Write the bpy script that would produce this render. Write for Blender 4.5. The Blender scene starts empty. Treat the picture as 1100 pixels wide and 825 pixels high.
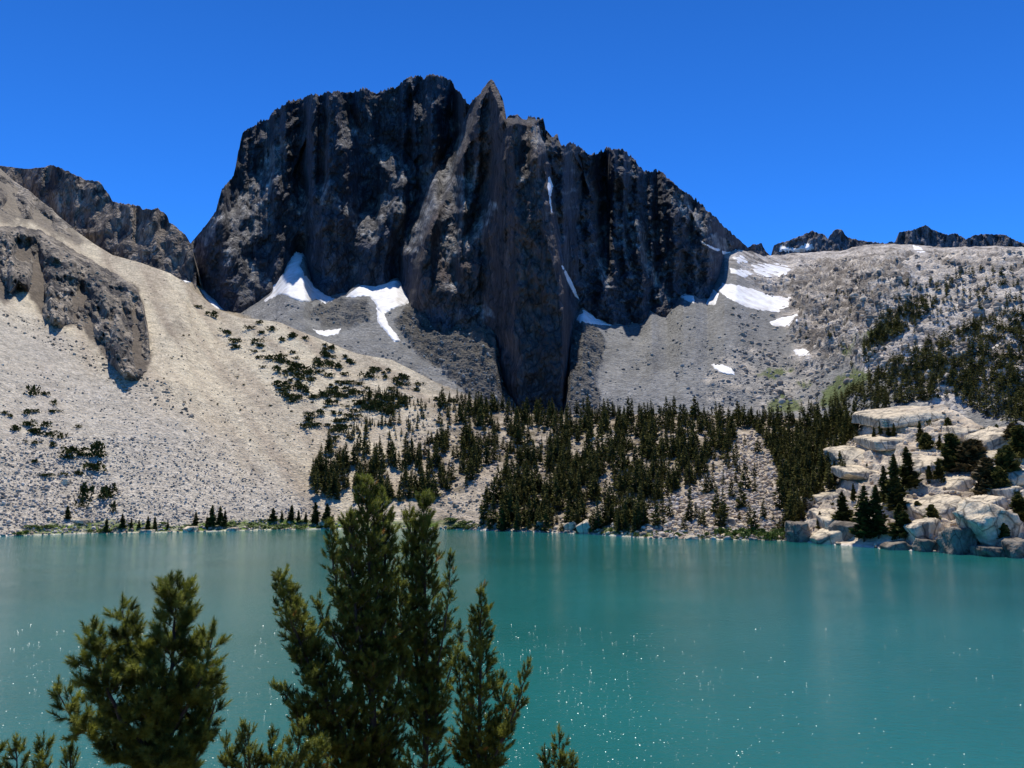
import bpy, math, random
import numpy as np
from mathutils import Vector
R = math.radians
C = bpy.context.scene.collection
scene = bpy.context.scene

# ------------------------------------------------------------------ camera, sky, sun, exposure
F, CX, CY, HZ, CAMH = 897.0, 550.0, 412.5, 525.0, 30.0          # focal length, centre and horizon row in photo pixels; eye height over the lake
PITCH = math.atan((HZ - CY) / F)
cam_d = bpy.data.cameras.new('camera'); cam = bpy.data.objects.new('camera', cam_d); C.objects.link(cam)
cam.location = (0, 0, CAMH); cam.rotation_euler = (R(90) + PITCH, 0, 0)
cam_d.sensor_width = 36; cam_d.lens = F / 1100 * 36; cam_d.clip_start = 0.1; cam_d.clip_end = 20000
scene.camera = cam
SUN_EL, SUN_AZ = 70.5, -2.0                                     # azimuth measured from +Y, negative = to the left
w = bpy.data.worlds.new('World'); scene.world = w; w.use_nodes = True
wn, wl = w.node_tree.nodes, w.node_tree.links
bg = wn['Background']; sky = wn.new('ShaderNodeTexSky'); sky.sky_type = 'NISHITA'; sky.sun_disc = False
sky.sun_elevation = R(SUN_EL); sky.sun_rotation = R(SUN_AZ); sky.altitude = 3200; sky.air_density = 1.0
sky.dust_density = 0.0; sky.ozone_density = 4.0
hs = wn.new('ShaderNodeHueSaturation'); hs.inputs['Saturation'].default_value = 1.12
tint = wn.new('ShaderNodeVectorMath'); tint.operation = 'MULTIPLY'; tint.inputs[1].default_value = (0.33, 1.0, 1.74)   # the deep blue of thin high air
wl.new(sky.outputs[0], hs.inputs['Color']); wl.new(hs.outputs[0], tint.inputs[0])
tc = wn.new('ShaderNodeTexCoord'); sx = wn.new('ShaderNodeSeparateXYZ'); wl.new(tc.outputs['Generated'], sx.inputs[0])
zr = wn.new('ShaderNodeMapRange'); zr.inputs['From Min'].default_value = 0.2; zr.inputs['From Max'].default_value = 0.95; zr.inputs['To Min'].default_value = 1.25; zr.inputs['To Max'].default_value = 0.45; wl.new(sx.outputs[2], zr.inputs['Value'])
zen = wn.new('ShaderNodeVectorMath'); zen.operation = 'SCALE'; wl.new(tint.outputs[0], zen.inputs[0]); wl.new(zr.outputs[0], zen.inputs['Scale']); wl.new(zen.outputs[0], bg.inputs[0])   # darker zenith of high altitude
bg.inputs[1].default_value = 0.108
sd = bpy.data.lights.new('sun', 'SUN'); sd.energy = 5.0; sd.angle = R(0.53); sd.color = (1.0, 0.94, 0.85)
so = bpy.data.objects.new('sun', sd); C.objects.link(so)
az, el = R(SUN_AZ), R(SUN_EL)
sdir = Vector((math.sin(az) * math.cos(el), math.cos(az) * math.cos(el), math.sin(el)))
so.rotation_euler = sdir.to_track_quat('Z', 'Y').to_euler()
vs = scene.view_settings; vs.view_transform = 'Standard'; vs.look = 'None'; vs.gamma = 1; vs.exposure = 0.0
vs.use_curve_mapping = False
scene.cycles.max_bounces = 5; scene.cycles.caustics_reflective = False; scene.cycles.caustics_refractive = False

# ------------------------------------------------------------------ helpers
rng = np.random.default_rng(7); random.seed(7)
_perm = np.random.default_rng(1).permutation(256).astype(np.int32); _perm = np.concatenate([_perm, _perm, _perm])
_g = np.random.default_rng(2).normal(size=(256, 3)).astype(np.float32); _g /= np.linalg.norm(_g, axis=1)[:, None]

def perlin(x, y, z):
    shp = np.shape(x)
    x, y, z = (np.asarray(a, np.float32).ravel() for a in np.broadcast_arrays(x, y, z))
    xf, yf, zf = np.floor(x), np.floor(y), np.floor(z)
    X, Y, Z = (a.astype(np.int64) & 255 for a in (xf, yf, zf))
    x, y, z = x - xf, y - yf, z - zf
    fade = lambda t: t * t * t * (t * (t * 6 - 15) + 10)
    u, v, ww = fade(x), fade(y), fade(z)
    def h(i, j, k):
        g = _g[_perm[_perm[_perm[(X + i) & 255] + ((Y + j) & 255)] + ((Z + k) & 255)]]
        return g[:, 0] * (x - i) + g[:, 1] * (y - j) + g[:, 2] * (z - k)
    l = lambda a, b, t: a + t * (b - a)
    r = l(l(l(h(0,0,0), h(1,0,0), u), l(h(0,1,0), h(1,1,0), u), v), l(l(h(0,0,1), h(1,0,1), u), l(h(0,1,1), h(1,1,1), u), v), ww)
    return (r * 1.5).reshape(shp)

def fbm(x, y, z, octv=4, gain=0.5, kind='n'):
    s, a, f, tot = 0, 1.0, 1.0, 0
    for i in range(octv):
        n = perlin(x * f + 13.7 * i, y * f + 7.1 * i, z * f + 3.3 * i)
        if kind == 'r': n = 1 - 2 * np.abs(n)          # sharp crests
        if kind == 'b': n = 2 * np.abs(n) - 1          # sharp creases
        s = s + a * n; tot += a; a *= gain; f *= 2.03
    return s / tot

def facet(x, y, octv=4, gain=0.55, seed=0, ridge=False):
    """angular noise: random heights on a triangle net, straight between them, so creases and edges are sharp"""
    s, a, tot = 0, 1.0, 0; ang = 0.35 + seed
    for i in range(octv):
        c, sn = math.cos(ang), math.sin(ang); X = x * c + y * sn * 0.9 + 31.7 * i; Y = -x * sn * 0.8 + y * c + 11.3 * i
        xi, yi = np.floor(X).astype(np.int64), np.floor(Y).astype(np.int64); fx, fy = X - xi, Y - yi
        h = lambda p, q: (_perm[_perm[(xi + p) & 255] + ((yi + q + seed * 17) & 255)] / 127.5 - 1)
        v = np.where(fx + fy < 1, h(0, 0) * (1 - fx - fy) + h(1, 0) * fx + h(0, 1) * fy, h(1, 1) * (fx + fy - 1) + h(1, 0) * (1 - fy) + h(0, 1) * (1 - fx))
        if ridge: v = 1 - 2 * np.abs(v)
        s = s + a * v; tot += a; a *= gain; x, y = x * 2.07, y * 2.07; ang += 1.1
    return s / tot

def ray(u, v):
    """world ray through a photo pixel, scaled to one metre of Y"""
    cp, sp = math.cos(PITCH), math.sin(PITCH)
    a = (np.asarray(u, float) - CX) / F; b = (CY - np.asarray(v, float)) / F
    y = cp - b * sp; z = sp + b * cp
    return a / y, z / y
def pt(u, v, Y):
    a, b = ray(u, v); return np.stack([a * Y, Y * np.ones_like(a), CAMH + b * Y], -1)
def water_Y(u, v):
    return -CAMH / ray(u, v)[1]
def proj(P):
    cp, sp = math.cos(PITCH), math.sin(PITCH)
    x, y, z = P[..., 0], P[..., 1], P[..., 2] - CAMH
    f = y * cp + z * sp; up = -y * sp + z * cp
    return CX + F * x / f, CY - F * up / f

def line(pts, u):
    p = np.array(pts, float); o = np.argsort(p[:, 0], kind='stable'); p = p[o]
    return [np.interp(u, p[:, 0], p[:, k]) for k in range(1, p.shape[1])]

def inpoly(u, v, poly):
    p = np.array(poly, float); ins = np.zeros(np.shape(u), bool); j = len(p) - 1
    for i in range(len(p)):
        xi, yi, xj, yj = p[i, 0], p[i, 1], p[j, 0], p[j, 1]
        if yi != yj:
            ins ^= ((yi > v) != (yj > v)) & (u < (xj - xi) * (v - yi) / (yj - yi) + xi)
        j = i
    return ins
def dist_lines(u, v, lines):
    d = np.full(np.shape(u), 1e9)
    for L in lines:
        for (x0, y0), (x1, y1) in zip(L[:-1], L[1:]):
            dx, dy = x1 - x0, y1 - y0
            t = np.clip(((u - x0) * dx + (v - y0) * dy) / (dx * dx + dy * dy + 1e-9), 0, 1)
            d = np.minimum(d, np.hypot(u - x0 - t * dx, v - y0 - t * dy))
    return d
def soft(u, v, poly, wd=4.0, rough=5.0, sc=0.12):
    """1 inside the polygon falling to 0 outside over wd, with a ragged edge"""
    ins = inpoly(u, v, poly); d = dist_lines(u, v, [list(poly) + [poly[0]]])
    s = np.where(ins, d, -d) + rough * fbm(u * sc, v * sc, 5.5, 3)
    return np.clip(s / wd + 0.5, 0, 1)

def mesh(name, V, faces, mat=None, parent=None, col=None, smooth=False, mats=None, midx=None, link=True):
    V = np.ascontiguousarray(V, np.float32).reshape(-1, 3); faces = np.ascontiguousarray(faces, np.int32)
    me = bpy.data.meshes.new(name); n, k = faces.shape
    me.vertices.add(len(V)); me.vertices.foreach_set('co', V.ravel())
    me.loops.add(n * k); me.loops.foreach_set('vertex_index', faces.ravel())
    me.polygons.add(n); me.polygons.foreach_set('loop_start', np.arange(n, dtype=np.int32) * k)
    me.polygons.foreach_set('loop_total', np.full(n, k, np.int32))
    if smooth: me.polygons.foreach_set('use_smooth', np.ones(n, bool))
    for m in (mats or [mat]):
        if m: me.materials.append(m)
    if midx is not None: me.polygons.foreach_set('material_index', np.asarray(midx, np.int32))
    me.update(calc_edges=True)
    if col is not None:
        ca = me.color_attributes.new('Col', 'FLOAT_COLOR', 'POINT')
        c4 = np.ones((len(V), 4), np.float32); c4[:, :3] = col.reshape(-1, 3); ca.data.foreach_set('color', c4.ravel())
    if not link: return me
    o = bpy.data.objects.new(name, me); C.objects.link(o)
    if parent: o.parent = parent
    return o
def grid_faces(nr, nc):
    i = np.arange((nr - 1) * nc).reshape(nr - 1, nc)[:, :-1].ravel()
    return np.stack([i, i + nc, i + nc + 1, i + 1], 1)
def tag(o, label=None, cat=None, group=None, kind=None):
    for k, v in (('label', label), ('category', cat), ('group', group), ('kind', kind)):
        if v: o[k] = v
    return o
def empty(name, loc=(0, 0, 0)):
    o = bpy.data.objects.new(name, None); C.objects.link(o); o.location = loc; o.empty_display_size = 0.3; return o

# ------------------------------------------------------------------ materials
def mat_new(name):
    m = bpy.data.materials.new(name); m.use_nodes = True
    n, l = m.node_tree.nodes, m.node_tree.links
    return m, n, l, n['Principled BSDF']
def mat_rock(name, rough=0.9, cells=((0.35, 0.5), (0.09, 0.3)), noise=0.25, nscale=0.5, bump=1.2, bscale=0.4, base=None, stretch=(1, 1, 1)):
    """rock or scree: vertex or fixed base colour, varied stone by stone (voronoi cells) and by grain, with a bump"""
    m, n, l, b = mat_new(name)
    geo = n.new('ShaderNodeNewGeometry'); mp = n.new('ShaderNodeMapping'); mp.inputs['Scale'].default_value = stretch
    l.new(geo.outputs['Position'], mp.inputs['Vector'])
    if base is None:
        a = n.new('ShaderNodeAttribute'); a.attribute_name = 'Col'; out = a.outputs['Color']
    else:
        a = n.new('ShaderNodeRGB'); a.outputs[0].default_value = (*base, 1); out = a.outputs[0]
    def mulc(out, fac, lo, hi):
        mr = n.new('ShaderNodeMapRange'); mr.inputs['To Min'].default_value = lo; mr.inputs['To Max'].default_value = hi
        l.new(fac, mr.inputs['Value'])
        mx = n.new('ShaderNodeVectorMath'); mx.operation = 'SCALE'; l.new(out, mx.inputs[0]); l.new(mr.outputs[0], mx.inputs['Scale'])
        return mx.outputs[0], mr
    h = None
    for sc, amt in cells:
        vo = n.new('ShaderNodeTexVoronoi'); vo.inputs['Scale'].default_value = sc; l.new(mp.outputs[0], vo.inputs['Vector'])
        sp = n.new('ShaderNodeSeparateColor'); l.new(vo.outputs['Color'], sp.inputs[0])
        out, _ = mulc(out, sp.outputs[0], 1 - amt, 1 + amt)
    no = n.new('ShaderNodeTexNoise'); no.inputs['Scale'].default_value = nscale; no.inputs['Detail'].default_value = 8
    no.inputs['Roughness'].default_value = 0.7; l.new(mp.outputs[0], no.inputs['Vector'])
    out, mr = mulc(out, no.outputs[0], 1 - noise, 1 + noise); mr.inputs['From Min'].default_value = 0.3; mr.inputs['From Max'].default_value = 0.7
    l.new(out, b.inputs['Base Color']); b.inputs['Roughness'].default_value = rough; b.inputs['Specular IOR Level'].default_value = 0.2
    vb = n.new('ShaderNodeTexVoronoi'); vb.inputs['Scale'].default_value = bscale; l.new(mp.outputs[0], vb.inputs['Vector'])
    nb = n.new('ShaderNodeTexNoise'); nb.inputs['Scale'].default_value = bscale * 2; nb.inputs['Detail'].default_value = 6; l.new(mp.outputs[0], nb.inputs['Vector'])
    ad = n.new('ShaderNodeMath'); ad.operation = 'ADD'; l.new(vb.outputs['Distance'], ad.inputs[0]); l.new(nb.outputs[0], ad.inputs[1])
    bp = n.new('ShaderNodeBump'); bp.inputs['Strength'].default_value = 0.8; bp.inputs['Distance'].default_value = bump
    l.new(ad.outputs[0], bp.inputs['Height']); l.new(bp.outputs[0], b.inputs['Normal'])
    return m
M_crag = mat_rock('dark_rock', cells=((0.12, 0.22), (0.35, 0.18)), noise=0.45, nscale=0.06, bump=4.0, bscale=0.22, stretch=(1, 1, 0.45))
def stains(m, dark, sc=0.12, vs=0.17, wd=0.03, lo=0.35, zs=0.5):
    n, l = m.node_tree.nodes, m.node_tree.links; b = n['Principled BSDF']; src = b.inputs['Base Color'].links[0].from_socket
    geo = n.new('ShaderNodeNewGeometry'); mp = n.new('ShaderNodeMapping'); mp.inputs['Scale'].default_value = (1, 1, zs); mp.inputs['Rotation'].default_value = (0.3, 0.5, 0.2); l.new(geo.outputs['Position'], mp.inputs[0])
    no = n.new('ShaderNodeTexNoise'); no.inputs['Scale'].default_value = sc; no.inputs['Detail'].default_value = 9; no.inputs['Roughness'].default_value = 0.65; no.inputs['Distortion'].default_value = 1.0; l.new(mp.outputs[0], no.inputs['Vector'])
    mr = n.new('ShaderNodeMapRange'); mr.inputs['From Min'].default_value = 0.46; mr.inputs['From Max'].default_value = 0.62; l.new(no.outputs[0], mr.inputs['Value'])
    vo = n.new('ShaderNodeTexVoronoi'); vo.feature = 'DISTANCE_TO_EDGE'; vo.inputs['Scale'].default_value = vs; l.new(mp.outputs[0], vo.inputs['Vector'])
    cr = n.new('ShaderNodeMapRange'); cr.inputs['From Min'].default_value = 0.0; cr.inputs['From Max'].default_value = wd; cr.inputs['To Min'].default_value = lo; l.new(vo.outputs['Distance'], cr.inputs['Value'])
    mx = n.new('ShaderNodeMix'); mx.data_type = 'RGBA'; l.new(mr.outputs[0], mx.inputs['Factor']); l.new(src, mx.inputs['A']); mx.inputs['B'].default_value = (*dark, 1)
    sc2 = n.new('ShaderNodeVectorMath'); sc2.operation = 'SCALE'; l.new(mx.outputs['Result'], sc2.inputs[0]); l.new(cr.outputs[0], sc2.inputs['Scale']); l.new(sc2.outputs[0], b.inputs['Base Color'])
stains(M_crag, (0.05, 0.049, 0.054), 0.03, 0.055, 0.07, 0.45, 0.4)
M_scree = mat_rock('scree', cells=((0.55, 0.22), (0.16, 0.16)), noise=0.22, nscale=0.3, bump=1.1, bscale=0.55)
M_basin = mat_rock('grey_scree', cells=((0.3, 0.22), (0.08, 0.12)), noise=0.25, nscale=0.2, bump=2.0, bscale=0.3)
M_stone = mat_rock('talus_stone', cells=((1.5, 0.12),), noise=0.25, nscale=1.2, bump=0.3, bscale=1.5)
M_granite = mat_rock('granite', cells=((0.25, 0.06),), noise=0.32, nscale=0.35, bump=0.5, bscale=0.5)

m, n, l, b = mat_new('snow'); M_snow = m
b.inputs['Roughness'].default_value = 0.7
gs_ = n.new('ShaderNodeNewGeometry'); ds = n.new('ShaderNodeTexNoise'); ds.inputs['Scale'].default_value = 0.045; ds.inputs['Detail'].default_value = 9; ds.inputs['Roughness'].default_value = 0.7; l.new(gs_.outputs['Position'], ds.inputs['Vector'])
dr_ = n.new('ShaderNodeValToRGB'); dr_.color_ramp.elements[0].position = 0.40; dr_.color_ramp.elements[0].color = (0.93, 0.94, 0.96, 1); dr_.color_ramp.elements[1].position = 0.68; dr_.color_ramp.elements[1].color = (0.58, 0.55, 0.50, 1)
l.new(ds.outputs[0], dr_.inputs[0]); l.new(dr_.outputs[0], b.inputs['Base Color'])          # wind-blown dirt on old snow
no = n.new('ShaderNodeTexNoise'); no.inputs['Scale'].default_value = 0.15; no.inputs['Detail'].default_value = 6
geo = n.new('ShaderNodeNewGeometry'); l.new(geo.outputs['Position'], no.inputs['Vector'])
bp = n.new('ShaderNodeBump'); bp.inputs['Distance'].default_value = 1.0; bp.inputs['Strength'].default_value = 0.5
l.new(no.outputs[0], bp.inputs['Height']); l.new(bp.outputs[0], b.inputs['Normal'])

def mat_leaf(name, c0, c1, trans=0.25, scale=3.0, rough=0.6, spec=0.2):
    m, n, l, b = mat_new(name)
    no = n.new('ShaderNodeTexNoise'); no.inputs['Scale'].default_value = scale; no.inputs['Detail'].default_value = 3
    geo = n.new('ShaderNodeNewGeometry'); oi = n.new('ShaderNodeObjectInfo')
    ad = n.new('ShaderNodeVectorMath'); ad.operation = 'ADD'; l.new(geo.outputs['Position'], ad.inputs[0]); l.new(oi.outputs['Random'], ad.inputs[1])
    l.new(ad.outputs[0], no.inputs['Vector'])
    mx = n.new('ShaderNodeMix'); mx.data_type = 'RGBA'; mx.inputs['A'].default_value = (*c0, 1); mx.inputs['B'].default_value = (*c1, 1)
    mr = n.new('ShaderNodeMapRange'); mr.inputs['From Min'].default_value = 0.35; mr.inputs['From Max'].default_value = 0.65
    l.new(no.outputs[0], mr.inputs['Value']); l.new(mr.outputs[0], mx.inputs['Factor'])
    l.new(mx.outputs['Result'], b.inputs['Base Color']); b.inputs['Roughness'].default_value = rough
    b.inputs['Specular IOR Level'].default_value = spec
    if trans:
        t = n.new('ShaderNodeBsdfTranslucent'); l.new(mx.outputs['Result'], t.inputs['Color'])
        ms = n.new('ShaderNodeMixShader'); ms.inputs[0].default_value = trans
        l.new(b.outputs[0], ms.inputs[1]); l.new(t.outputs[0], ms.inputs[2]); l.new(ms.outputs[0], n['Material Output'].inputs['Surface'])
    return m
M_needle = mat_leaf('pine_needles', (0.055, 0.08, 0.010), (0.33, 0.35, 0.055), 0.4, 3.5, 0.6, 0.25)
M_far = mat_leaf('far_conifer', (0.036, 0.046, 0.013), (0.15, 0.14, 0.045), 0.2, 0.2, 0.9, 0.05)
M_shrub = mat_leaf('shrub_leaf', (0.035, 0.042, 0.012), (0.06, 0.066, 0.02), 0.1, 0.3, 0.9, 0.05)
M_willow = mat_leaf('willow_leaf', (0.06, 0.10, 0.02), (0.13, 0.18, 0.035), 0.2, 0.3)
M_dead = mat_leaf('dead_needles', (0.085, 0.065, 0.03), (0.15, 0.115, 0.055), 0.1, 0.3)
M_cone = mat_leaf('orange_dead_tip', (0.38, 0.16, 0.03), (0.45, 0.26, 0.05), 0.15, 5)
M_bark = mat_rock('bark', cells=((6.0, 0.3),), noise=0.4, nscale=8, bump=0.02, bscale=14, base=(0.085, 0.068, 0.05), stretch=(1, 1, 0.25))

# ------------------------------------------------------------------ lines traced for the ground (u, v, distance)
SHORE = [(-260,582),(0,576),(98,573),(196,571.5),(294,569),(360,568),(484,568.5),(516,569.6),(620,573),(696,578),(849,581),(909,586),(952,589.6),(1049,596),(1100,600),(1340,618)]
CREST = [(-260,70,1700),(-100,130,1600),(0,181,1500),(18,197,1480),(51,221,1420),(79,246,1350),(100,261,1300),(121,274,1250),(151,282,1220),(182,293,1200),(200,304,1180),(212,315,1170),
 (236,333,1140),(258,341,1100),(300,346,1080),(323,356,1060),(360,371,1030),(384,380,1010),(420,386,990),(450,401,960),(481,417,930),(520,434,900),(560,444,880),(620,445,860),
 (700,445,850),(800,447,840),(850,449,820),(895,452,740),(929,447,640),(973,438,600),(1013,434,580),(1036,446,560),(1059,461,520),(1082,458,500),(1100,461,490),(1340,450,470)]
CONTACT = [(150,300,1600),(195,288,1540),(206,290,1520),(213,304,1490),(226,320,1430),(241,333,1380),(259,335,1370),(278,324,1400),(296,308,1440),(309,282,1500),(320,273,1530),(327,277,1510),(335,304,1440),(353,318,1410),
 (372,315,1420),(384,305,1440),(402,306,1440),(425,299,1450),(441,321,1390),(452,327,1340),(463,338,1310),(484,341,1290),(505,339,1280),(520,333,1270),(533,341,1240),(541,392,1170),(553,420,1115),(560,438,1100),
 (585,442,1090),(606,438,1100),(609,401,1180),(613,350,1280),(618,341,1310),(626,330,1360),(638,338,1380),(650,344,1390),(671,350,1375),(687,347,1390),(700,335,1420),(708,340,1420),(716,340,1435),(734,317,1475),
 (747,316,1480),(760,320,1500),(769,305,1560),(775,291,1650),(778,274,1800),(791,268,1880),(803,270,1960),(823,274,2050)]
SKYC = [(190,292),(205,262),(223,240),(232,228),(238,206),(251,191),(257,161),(261,143),(287,131),(294.5,121.5),(311,112),(320,109),(332,106),(341.5,104),(352,103),(361,99),(372,102),(391.5,98),(402,102),(426,96),(432,90),(440,84.5),
 (453.6,85),(467,82),(484,89),(488.5,96),(496,105),(503.6,115),(514,106),(518,98),(524.5,88),(527.6,85),(530.5,88),(534,95),(539.7,108),(544,129),(549,126),(556,124.5),(562,130.6),(568.5,129),(583.6,130.6),(586.7,141),(592.7,148.8),(598.8,145),(603,159),
 (614,156),(632,168.5),(645.8,167),(650,161.5),(668.5,161.5),(677.6,171.5),(689.7,183.6),(698.8,189.7),(704.8,185.8),(714,189.7),(729,203),(741,212),(745.5,216),(754.5,223.6),(769,236),(783.6,251),(798,262),(804,267),(812,271),(823,275)]
SKYB = [(823,274,2050),(831,274,2100),(845,272.7,2200),(874,271,2200),(903,269,2150),(932,262.5,2050),(969,262,1950),(991,263.6,1900),(1012,265.5,1850),(1041,264.7,1750),(1071,263.6,1700),(1100,266,1650),(1340,250,1450)]
SKYL = [(-260,150),(-60,176),(0,178),(30,182),(45.5,180.6),(57.6,178.5),(72.7,185),(91,194),(106,195.8),(113.6,204.8),(121,217),(133,220),(148.5,221.5),(154.5,226),(169.7,224.5),(178.8,232),(182,239.7),(194,248.8),(200,255),(205,263),(208,276),(211,292)]

SNOW = [
 ([(190,295),(208,285),(207,300),(214,304),(200,303)], 'small white snow wedge at the left foot of the dark crag', 'basin'),
 ([(211,306),(218,308),(229,320),(240,333),(230,331),(220,318)], 'thin snow strip between the tan moraine and the lower left crag wall', 'basin'),
 ([(278,322),(290,312),(296,298),(305,294),(311,280),(318,272),(328,272),(322,285),(332,300),(337,308),(350,316),(360,321),(350,326),(340,321),(330,325),(320,323),(308,318),(300,316),(285,324)], 'large snowfield rising into a narrow gully under the left crag', 'basin'),
 ([(372,319),(376,310),(384,303),(395,303),(404,307),(415,302),(425,298),(431,304),(442,319),(436,327),(420,333),(410,338),(407,335),(403,325),(396,318),(380,319)], 'white snowfield at the foot of the couloir left of the spire', 'basin'),
 ([(404,331),(412,336),(418,350),(427,360),(430,366),(424,368),(415,357),(406,347)], 'narrow snow tongue running down grey scree below the couloir snowfield', 'basin'),
 ([(336,354),(350,355),(366,353),(363,359),(350,361),(342,359)], 'small flat snow scrap on the grey scree above the tan crest', 'basin', 3),
 ([(612,304),(618,304),(626,322),(640,334),(656,344),(658,350),(640,348),(622,346),(619,341),(626,336),(616,318)], 'curving snow apron right of the big dark buttress', 'basin'),
 ([(602,284),(605,285),(612,297),(619,312),(623,324),(617,318),(609,302)], 'thin snow ribbon in the gully beside the big buttress', 'crag', 6, 0.2),
 ([(588.5,190),(591,189),(594.5,200),(592,212),(593,222),(594.5,233),(592,234),(590.5,222),(588,207),(587.5,200)], 'tiny vertical snow streak high in the crag behind the spire', 'crag', 8, 0.2),
 ([(717,308),(729,315),(731,306),(738,308),(746,317),(746,326),(735,322),(724,314)], 'forked snow patch at the foot of the right crag wall', 'basin'),
 ([(759,326),(766,311),(772,315),(769,328)], 'small snow triangle beside the last rock foot of the crag', 'basin'),
 ([(751,256),(760,262),(780,270),(788,270),(790,267),(796,272),(792,278),(780,275),(765,268),(753,262)], 'long slanting snow band high under the right end of the crag', 'crag', 6, 0.2),
 ([(770,312),(776,304),(790,306),(808,310),(830,318),(848,320),(846,330),(835,335),(815,333),(800,329),(785,322)], 'largest snowfield in the cirque right of the crag', 'basin'),
 ([(784,288),(800,290),(810,294),(800,298),(785,293)], 'narrow snow strip above the large cirque snowfield', 'basin', 3),
 ([(808,285),(835,283),(850,288),(842,296),(825,297),(812,294)], 'pale dirty snow patch near the granite ridge crest', 'basin', 3),
 ([(787,276),(798,275),(803,281),(792,282)], 'tiny snow dot just under the saddle', 'basin', 3),
 ([(826,346),(840,341),(856,338),(858,346),(842,351),(830,350)], 'oval snow patch below the large cirque snowfield', 'basin', 3),
 ([(762,391),(775,391),(788,397),(789,403),(775,401)], 'low snow patch on grey scree near the valley floor', 'basin', 3),
 ([(852,376),(866,375),(869,380),(858,383)], 'small snow dot among pale boulders in the valley', 'basin', 3),
 ([(838,264),(852,267),(870,261),(874,266),(868,270),(838,270)], 'flat snow bank on the far dark peak beyond the saddle', 'far_peaks', 20, 2),
 ([(981,264),(990,267),(994,271),(984,269)], 'thin snow scrap on the granite ridge crest', 'basin', 5, 2),
]

def lerp3(u, V, P0, P1):
    """rows of points on the straight ground profile between two lines, spaced evenly by photo row"""
    _, e = ray(u, V)
    Y0, z0, Y1, z1 = P0[:, 1], P0[:, 2], P1[:, 1], P1[:, 2]
    s = (z0 - CAMH - e * Y0) / (e * (Y1 - Y0) - (z1 - z0))
    return pt(u, V, Y0 + (Y1 - Y0) * np.clip(s, 0, 1))
def srgb(*c):
    c = np.array(c, float) / 255; return np.where(c < 0.04, c / 12.92, ((c + 0.055) / 1.055) ** 2.4)
def mixc(col, c, m):
    return col + (np.asarray(c) - col) * m[..., None]

# ---- far bed under everything, out to the horizon
a_ = np.array([(-12000, -300, -6), (12000, -300, -6), (12000, 16000, -6), (-12000, 16000, -6)], float)
tag(mesh('ground', a_, [[0, 1, 2, 3]], mat_rock('far_ground', base=(0.2, 0.19, 0.17))), kind='structure')

# ---- near terrain: lake shore up to the moraine crest
SLABZ = [(845,585),(870,545),(905,525),(893,490),(905,476),(925,470),(925,445),(973,434),(1016,428),(1062,452),(1110,445),(1340,430),(1340,640),(845,640)]
OUTCROP = [(-260,150),(-100,215),(0,246),(15,244),(35,247),(62,260),(85,274),(110,288),(128,298),(148,312),(153,330),(156,350),(161,385),(158,400),(143,413),(133,405),(112,385),(95,363),(78,350),(60,353),(50,345),(35,325),(24,315),(8,325),(-40,300),(-150,260),(-260,230)]
OUT2 = [(-200,100),(0,178),(20,192),(50,218),(75,240),(95,262),(70,258),(40,240),(10,238),(-100,190)]
OUT3 = [(172,344),(190,342),(200,352),(196,362),(180,362)]
GRASS = [(15,573),(40,562),(120,560),(200,563),(300,554),(352,556),(420,560),(490,560),(500,568),(510,580),(300,580),(15,585)]
GRASS2 = [(630,578),(640,568),(700,572),(760,574),(800,563),(850,562),(852,590),(640,590)]
TALUS = [(700,580),(690,545),(735,530),(780,500),(790,470),(812,462),(835,500),(842,530),(842,580)]
SANDP = [(500,560),(470,545),(500,525),(535,495),(545,505),(520,545),(512,570)]
ua = np.arange(-250, 1331, 1.3)
sv, = line(SHORE, ua); cv, cY = line(CREST, ua); cv = cv - 0 * ua
NR = 400
P_sh = pt(ua, sv, water_Y(ua, sv)); P_cr = pt(ua, cv, cY)
t = np.linspace(0, 1, NR)[:, None]
Va = sv + (cv - sv) * t; Ua = np.broadcast_to(ua, Va.shape)
PA = lerp3(Ua, Va, P_sh, P_cr)
A_rows = [P_sh + np.array([0, -60, -9.0]), P_sh + np.array([0, -12, -2.0])]
A_back = [P_cr + np.array([0, 15, -3.0]), P_cr + np.array([0, 60, -16.0]), P_cr + np.array([0, 160, -50.0])]
x, y, z = PA[..., 0], PA[..., 1], PA[..., 2]
H = z.copy()                                        # height over water before displacement
edge = np.clip(H / 6, 0, 1) * np.clip((1 - t) / 0.06, 0.15, 1)
gr = soft(Ua, Va, SLABZ, 6, 6); oc = np.maximum(soft(Ua, Va, OUTCROP, 5, 9, 0.08), 0.75 * soft(Ua, Va, OUT2, 8, 10)); oc = np.maximum(oc, 0.35 * soft(Ua, Va, OUT3, 5, 9, 0.2))
big = fbm(x / 160, y / 160, 0.3, 3) * 9
mid = fbm(x / 26, y / 26, z / 26, 3) * 2.2
fin = fbm(x / 5.5, y / 5.5, z / 5.5, 3, kind='b') * 0.9
d = big + mid * (0.35 + 0.8 * (Ua > 430)) + fin
rg = fbm(x / 45, y / 70, z / 45, 5, 0.6, 'r')
tz = H + 6 * fbm(x / 60, y / 60, 0, 2) + 0.12 * x                     # tilted granite benches
q = (tz / 7.5) % 1.0; bench = 7.5 * (np.clip(q / 0.75, 0, 1) ** 3 - q)
q2 = ((H + 3 * fbm(x / 22, y / 22, 3, 2) - 0.25 * x) / 2.6) % 1.0; bench2 = 2.6 * (np.clip(q2 / 0.7, 0, 1) ** 3 - q2)
d = d * (1 - gr) + gr * (1.15 * bench + 1.0 * bench2 + 5 * facet(x / 32, y / 26, 3, 0.55, 1) + 2.2 * facet(x / 9, y / 8, 3, 0.6, 4))
PA[..., 2] += d * edge
colA = np.ones(PA.shape) * srgb(200, 188, 163)
strk = fbm((x + y * 0.7) / 30, (x * 0.4 - y) / 300, 1.0, 4)           # streaks down the fall line
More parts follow.
